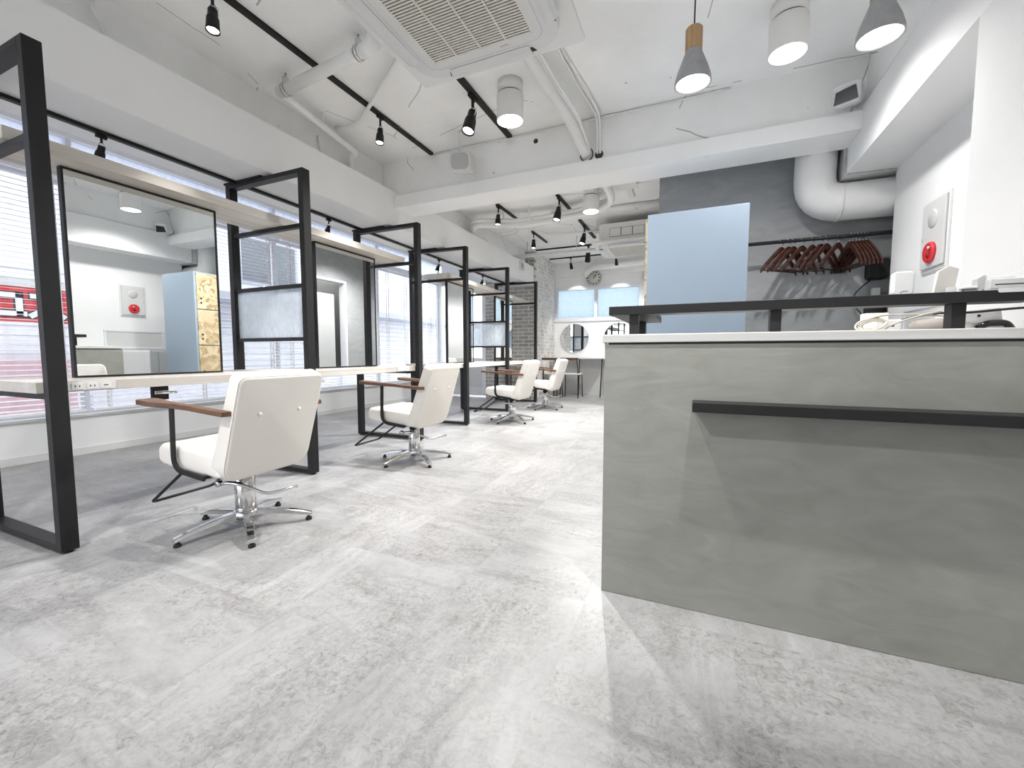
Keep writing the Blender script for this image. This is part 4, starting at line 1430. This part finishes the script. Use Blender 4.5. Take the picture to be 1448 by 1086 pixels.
t = thing('refrigerant_pipe', 'white wrapped refrigerant pipes running from the air conditioner into the beam', 'pipe', (0, 0, 0))
obj('lagging', tube(bmesh.new(), rounded([(-1.08, 2.3, 2.92), (-1.06, 2.9, 2.91), (-1.0, 3.55, 2.88), (-0.955, 3.82, 2.75), (-0.945, 3.868, 2.735)], 0.12), 0.042, 14), 'duct', t)
obj('thin_pipe', tube(bmesh.new(), rounded([(-1.02, 2.3, 2.95), (-1.0, 2.95, 2.945), (-0.935, 3.55, 2.90), (-0.905, 3.868, 2.74)], 0.12), 0.014, 8), 'pipe', t)
obj('sleeve', lathe(bmesh.new(), [(0.052, 0), (0.062, 0), (0.062, 0.004), (0.052, 0.004)], (-0.94, 3.866, 2.735), 20, Matrix.Rotation(PI / 2, 4, 'X')), 'cavity', t)
t = thing('cable_bundle', 'pair of white cables running along the ceiling into a hole in the beam', 'cable', (0, 0, 0))
for dx in (-0.012, 0.012):
    obj('cable', tube(bmesh.new(), rounded([(-0.93 + dx, 2.3, CZ - .012), (-0.90 + dx, 3.0, CZ - .012), (-0.86 + 2 * dx, 3.45, CZ - .015), (-0.83 + dx, 3.80, CZ - .03), (-0.83 + dx, 3.835, 2.9), (-0.83 + dx, 3.86, 2.725)], 0.06), 0.010, 8), 'pipe', t)
obj('hole', lathe(bmesh.new(), [(0, 0.003), (0.036, 0.003), (0.038, 0), (0, 0)], (-0.83, 3.8699, 2.72), 20, Matrix.Rotation(PI / 2, 4, 'X')), 'cavity', t)
tag(obj('beam_hole', lathe(bmesh.new(), [(0, 0.003), (0.022, 0.003), (0.022, 0), (0, 0)], (-1.43, 3.8699, 2.95), 18, Matrix.Rotation(PI / 2, 4, 'X')), 'rubber'),
    'small dark round hole high in the cross beam', 'hole')
tag(obj('beam_cable', tube(bmesh.new(), [(-2.55, 3.862, 3.028), (-2.1, 3.858, 3.030), (-1.5, 3.862, 3.022), (-0.9, 3.86, 3.03), (-0.2, 3.862, 3.026), (0.2, 3.86, 3.034)], 0.007, 6), 'pipe'),
    'thin white cable pinned along the top of the cross beam', 'cable')

# pipes in the far bay
t = thing('pipe_bundle', 'bundle of white pipes crossing the ceiling beyond the cross beam', 'pipe', (0, 0, 0))
for k, (dz, dy, r) in enumerate(((0, 0, .048), (.055, -.03, .030), (.055, .045, .026), (.075, .095, .018))):
    p = [(-3.14, 6.15 + dy, 2.74 + dz * .3), (-3.16, 5.75 + dy, 2.80 + dz), (-3.02, 5.62 + dy, 2.85 + dz), (-2.75, 5.72 + dy, 2.84 + dz), (-2.4, 5.84 + dy, 2.83 + dz),
         (-1.9, 5.86 + dy, 2.85 + dz), (-1.35, 5.78 + dy, 2.86 + dz), (-1.03, 5.55 + dy * .3, 2.86 + dz), (-0.97, 5.2, 2.86 + dz), (-0.99, 4.3, 2.86 + dz)]
    obj('pipe', tube(bmesh.new(), rounded(p, 0.14, 4), r, 12), 'pipe', t)
for x in (-2.62, -2.22):
    obj('strap', box(x - .012, x + .012, 5.73, 5.745, 2.79, CZ - .001), 'pipe', t)
t = thing('branch_pipe', 'grey white pipe branching off the bundle behind the round lamp', 'pipe', (0, 0, 0))
obj('pipe', tube(bmesh.new(), rounded([(-1.98, 6.02, 3.0), (-1.78, 6.12, 3.015), (-1.3, 6.16, 3.015), (-0.5, 6.2, 3.015)], 0.1), 0.022, 10), 'pipe', t)
t = thing('ceiling_conduit', 'flat white cable cover on the ceiling near the grey wall', 'conduit', (0, 0, 0))
obj('cover', box(-0.86, -0.78, 4.6, 5.9, CZ - .03, CZ - .001), 'fixture', t, 0.003)
obj('junction_box', box(-0.95, -0.70, 5.3, 5.55, CZ - .05, CZ - .03), 'fixture', t, 0.003)
t = thing('sprinkler_pipe', 'straight white pipe with hangers crossing in front of the brick pier', 'pipe', (0, 0, 0))
obj('pipe', tube(bmesh.new(), [(-3.2, 7.52, 2.79), (-0.4, 7.62, 2.79)], 0.036, 14), 'pipe', t)
for x in (-2.95, -2.0):
    obj('pipe_hanger', tube(bmesh.new(), [(x, 7.54, 2.82), (x, 7.54, CZ - .001)], 0.006, 6), 'steel', t)
t = thing('drain_pipe', 'fat white pipe bending down beside the clock on the end wall', 'pipe', (0, 0, 0))
obj('pipe', tube(bmesh.new(), rounded([(-0.45, 9.30, 2.86), (-1.8, 9.32, 2.84), (-2.15, 9.34, 2.83), (-2.30, 9.52, 2.72)], 0.12), 0.062, 16), 'pipe', t)
t = thing('thin_pipe', 'thin white pipe zigzagging on the ceiling above the chair row end', 'pipe', (0, 0, 0))
obj('pipe', tube(bmesh.new(), rounded([(-2.75, 6.45, 2.98), (-2.5, 6.55, 2.98), (-2.35, 6.98, 2.98), (-1.85, 7.06, 2.98), (-1.42, 7.06, 2.98)], 0.06), 0.018, 8), 'pipe', t)

# exit sign
t = thing('exit_sign', 'small white exit sign with a green running figure on the boxed beam', 'sign', (-3.064, 7.52, 2.61))
obj('plate', box(0.0, 0.022, -0.10, 0.10, -0.075, 0.075), 'plastic', t, 0.003)
bm = bmesh.new()
for pts in ([(-.055, -.05), (-.04, -.05), (-.012, -.01), (.012, -.01), (.035, -.045), (.05, -.04), (.028, .012), (.04, .015), (.045, .03), (-.02, .03), (-.045, .012), (-.04, .0), (-.018, .012), (-.02, -.005)],
            [(-.005 + .014 * math.cos(a), .05 + .014 * math.sin(a)) for a in (2 * PI * k / 12 for k in range(12))]):
    prism(bm, pts, 0.0225, 0.0235, 'YZ')
obj('pictogram', bm, 'exit', t)

# ================================================================== END WALL
t = thing('wall_clock', 'round pale wall clock above the end window', 'clock', (-2.13, YE - 0.05, 2.655))
RX = Matrix.Rotation(PI / 2, 4, 'X')
obj('rim', lathe(bmesh.new(), [(0.165, 0), (0.178, 0), (0.180, 0.02), (0.172, 0.03), (0.162, 0.022), (0.162, 0.0)], (0, 0, 0), 40, RX), 'pale', t)
obj('face', lathe(bmesh.new(), [(0, 0.012), (0.164, 0.012), (0.164, 0), (0, 0)], (0, 0, 0), 40, RX), 'clockface', t)
bm = bmesh.new()
for k in range(12):
    a = 2 * PI * k / 12
    mtx = Matrix.Rotation(a, 4, 'Y') @ Matrix.Translation((0, -0.013, 0.132))
    bx(bm, -0.009, 0.009, -0.001, 0.001, -0.018, 0.018, mtx)
obj('hour_marks', bm, 'clockhand', t)
bm = bmesh.new()
bx(bm, -0.008, 0.008, -0.017, -0.015, -0.02, 0.085, Matrix.Rotation(math.radians(42), 4, 'Y'))
obj('hour_hand', bm, 'clockhand', t)
bm = bmesh.new()
bx(bm, -0.004, 0.004, -0.020, -0.018, -0.025, 0.125, Matrix.Rotation(math.radians(2), 4, 'Y'))
obj('minute_hand', bm, 'mesh', t)
t = thing('wall_switch', 'white wall control beside the blue locker on the end wall', 'switch', (-1.02, YE - 0.052, 2.60))
obj('plate', box(-0.06, 0.10, -0.012, 0.0, -0.09, 0.09), 'white', t, 0.002)
obj('handle', tube(bmesh.new(), rounded([(0.06, -0.013, 0.06), (-0.03, -0.03, 0.06), (-0.04, -0.03, -0.05), (-0.03, -0.013, -0.06)], 0.02), 0.006, 6), 'mesh', t)


def round_mirror(label, x, z, r):
    t = thing('round_mirror', label, 'mirror', (x, YE - 0.002, z), 0, 'round mirrors on the end wall')
    obj('rim', lathe(bmesh.new(), [(r - 0.006, 0), (r + 0.005, 0), (r + 0.005, 0.018), (r - 0.006, 0.018)], (0, 0, 0), 56, RX), 'alu', t)
    obj('mirror_glass', lathe(bmesh.new(), [(0, 0.014), (r - 0.005, 0.014), (r - 0.005, 0.002), (0, 0.002)], (0, 0, 0), 56, RX, False), 'mirror', t)
    return t


round_mirror('round mirror beside the brick pier on the end wall', -2.568, 1.31, 0.335)
round_mirror('round mirror half hidden by the reception counter corner', -1.555, 1.31, 0.335)

t = thing('wall_table', 'white wall table with thin black legs below the round mirrors', 'table', (0, 0, 0))
obj('table_top', box(-2.95, -1.75, 9.16, 9.58, 0.838, 0.866), 'white', t, 0.003)
for (xt, yt, xb, yb) in ((-2.34, 9.2, -2.36, 9.17), (-1.84, 9.2, -1.87, 9.17), (-2.9, 9.2, -2.93, 9.17), (-1.84, 9.53, -1.83, 9.55)):
    obj('leg', tube(bmesh.new(), [(xt, yt, 0.838), (xb, yb, 0.0)], 0.013, 8), 'black', t)


def end_chair(label, loc, rz):
    t = thing('dining_chair', label, 'chair', loc, rz, 'chairs at the wall table')
    obj('seat', prism(bmesh.new(), rrect(0.42, 0.42, 0.06, 5), 0.50, 0.522, 'XY'), 'pale', t, 0.006)
    for sx in (-1, 1):
        bm = tube(bmesh.new(), rounded([(sx * .20, -.20, 0.0), (sx * .185, -.17, .495), (sx * .185, .17, .495), (sx * .20, .20, 0.0)], 0.05), 0.010, 8)
        obj('leg_frame', bm, 'black', t)
        bm = tube(bmesh.new(), rounded([(sx * .18, -.17, .49), (sx * .19, -.21, .62), (sx * .17, -.24, .85)], 0.05), 0.010, 8)
        obj('back_post', bm, 'black', t)
    bm = bmesh.new()
    pts = [(-.20, -.215), (-.12, -.245), (0, -.255), (.12, -.245), (.20, -.215), (.20, -.19), (.12, -.22), (0, -.23), (-.12, -.22), (-.20, -.19)]
    prism(bm, pts, 0.815, 0.865, 'XY')
    obj('back_rail', bm, 'walnut', t, 0.006)
    return t


end_chair('black legged chair with a curved wooden back at the wall table', (-2.45, 8.94, 0), 0)
end_chair('chair with a dark wooden back half hidden behind the end salon chair', (-2.905, 8.92, 0), 0)

# ================================================================== BLINDS
def blind(label, y0, y1, z0=0.415, z1=2.50, tilt=8):
    t = thing('venetian_blind', label, 'blind', (XL + 0.055, 0, 0), 0, 'white venetian blinds on the street windows')
    obj('head_rail', box(-0.03, 0.03, y0, y1, z1 - 0.005, z1 + 0.045), 'blind', t, 0.002)
    bm = bmesh.new()
    z = z0 + 0.05
    a = math.radians(tilt)
    while z < z1 - 0.03:
        c, s = 0.0245 * math.cos(a), 0.0245 * math.sin(a)
        for k in (0,):
            v = [bm.verts.new(p) for p in ((-c, y0, z + s + .001), (c, y0, z - s + .001), (c, y1, z - s + .001), (-c, y1, z + s + .001),
                                           (-c, y0, z + s - .001), (c, y0, z - s - .001), (c, y1, z - s - .001), (-c, y1, z + s - .001))]
            for f in ((0, 1, 2, 3), (7, 6, 5, 4), (0, 4, 5, 1), (1, 5, 6, 2), (2, 6, 7, 3), (3, 7, 4, 0)):
                bm.faces.new([v[i] for i in f])
        z += 0.043
    obj('slats', bm, 'blind', t)
    obj('bottom_rail', box(-0.026, 0.026, y0, y1, z0, z0 + 0.022), 'blind', t, 0.003)
    n = 3
    for k in range(n):
        y = y0 + 0.12 + (y1 - y0 - 0.24) * k / (n - 1)
        bm = bmesh.new()
        bx(bm, 0.0255, 0.0262, y - 0.008, y + 0.008, z0 + 0.02, z1)
        bx(bm, -0.0262, -0.0255, y - 0.008, y + 0.008, z0 + 0.02, z1)
        obj('ladder_tape', bm, 'tape', t)
    return t


BL = ['white venetian blind on the street window behind the camera side', 'white venetian blind behind the closest black frame', 'white venetian blind behind the frame with the rippled glass',
      'white venetian blind behind the second mirror', 'white venetian blind behind the gap between the two counters', 'white venetian blind at the entrance end of the window wall']
for (a, b_), lb in zip(zip(ys, ys[1:]), BL):
    blind(lb, a + 0.02, b_ - 0.045)

# ================================================================== STREET
struct('street_ground', box(-30, -5.5, -25, 35, -0.35, -0.30), 'asphalt')
struct('ground_front', box(-5.5, 12, -25, YB - 0.1, -0.35, -0.30), 'asphalt')
t = thing('building', 'pale building across the street seen through the blinds', 'building', (0, 0, 0))
obj('facade', box(-10.2, -9.2, -6, 16, -0.3, 6.5), 'facade', t)
for y in (-2.2, 0.6, 3.4, 6.2, 9.0):
    for z in (2.5, 4.3):
        w = obj('window', box(-9.23, -9.18, y, y + 1.5, z, z + 1.1), 'facade2', t)
        obj('pane', box(-9.18, -9.17, y + 0.08, y + 1.42, z + 0.08, z + 1.02), 'facadedark', w)
for k in range(9):
    obj('grid_bar', box(-9.17, -9.12, -5.0 + 0.55 * k, -4.96 + 0.55 * k, 2.1, 6.3), 'facadedark', t)
for k in range(10):
    obj('grid_bar', box(-9.17, -9.13, -5.0, -0.5, 2.1 + 0.45 * k, 2.13 + 0.45 * k), 'facadedark', t)
obj('canopy', box(-9.2, -8.3, 4.0, 16, 2.0, 2.15), 'facade2', t)
for k in range(16):
    obj('siding_joint', box(-9.205, -9.195, -6, 16, 0.1 + 0.14 * k, 0.112 + 0.14 * k), 'facade2', t)
obj('shutter', box(-9.19, -9.0, -6, 3.4, -0.3, 0.85), 'pinkwall', t)

t = thing('street_sign', 'red shop sign with white katakana seen through the blinds', 'sign', (-7.5, 2.35, 1.55))
obj('board', box(-0.12, 0.0, -2.4, 0.62, -0.21, 0.21), 'signred', t)
obj('edge', box(-0.13, 0.01, -2.4, 0.62, 0.21, 0.30), 'pale', t)


def stroke_set(strokes, oy, oz, sc, x, w):
    bm = bmesh.new()
    for pts in strokes:
        for (a, b_), (c, d) in zip(pts, pts[1:]):
            ay, az, cy, cz = oy + a * sc, oz + b_ * sc, oy + c * sc, oz + d * sc
            dy, dz = cy - ay, cz - az
            l = math.hypot(dy, dz)
            ny, nz = -dz / l * w / 2, dy / l * w / 2
            ey, ez = dy / l * w / 2, dz / l * w / 2
            prism(bm, [(ay + ny - ey, az + nz - ez), (ay - ny - ey, az - nz - ez), (cy - ny + ey, cz - nz + ez), (cy + ny + ey, cz + nz + ez)], x, x + 0.012, 'YZ')
    return bm


KO = [[(0.08, 0.84), (0.88, 0.84), (0.88, 0.14)], [(0.04, 0.14), (0.98, 0.14)]]
SU = [[(0.12, 0.86), (0.82, 0.86), (0.55, 0.45), (0.06, 0.10)], [(0.50, 0.46), (0.94, 0.10)]]
for nm, ch, oy in (('character_ko', KO, -0.28), ('character_su', SU, 0.08)):
    b0 = obj(nm, stroke_set(ch, oy, -0.16, 0.31, 0.012, 0.058), 'signwhite', t)
    obj('outline', stroke_set(ch, oy, -0.16, 0.31, 0.001, 0.084), 'signblack', b0)
for y in (-2.2, 0.5):
    obj('sign_post', box(-0.10, -0.04, y, y + 0.06, -1.85, -0.21), 'pale', t)
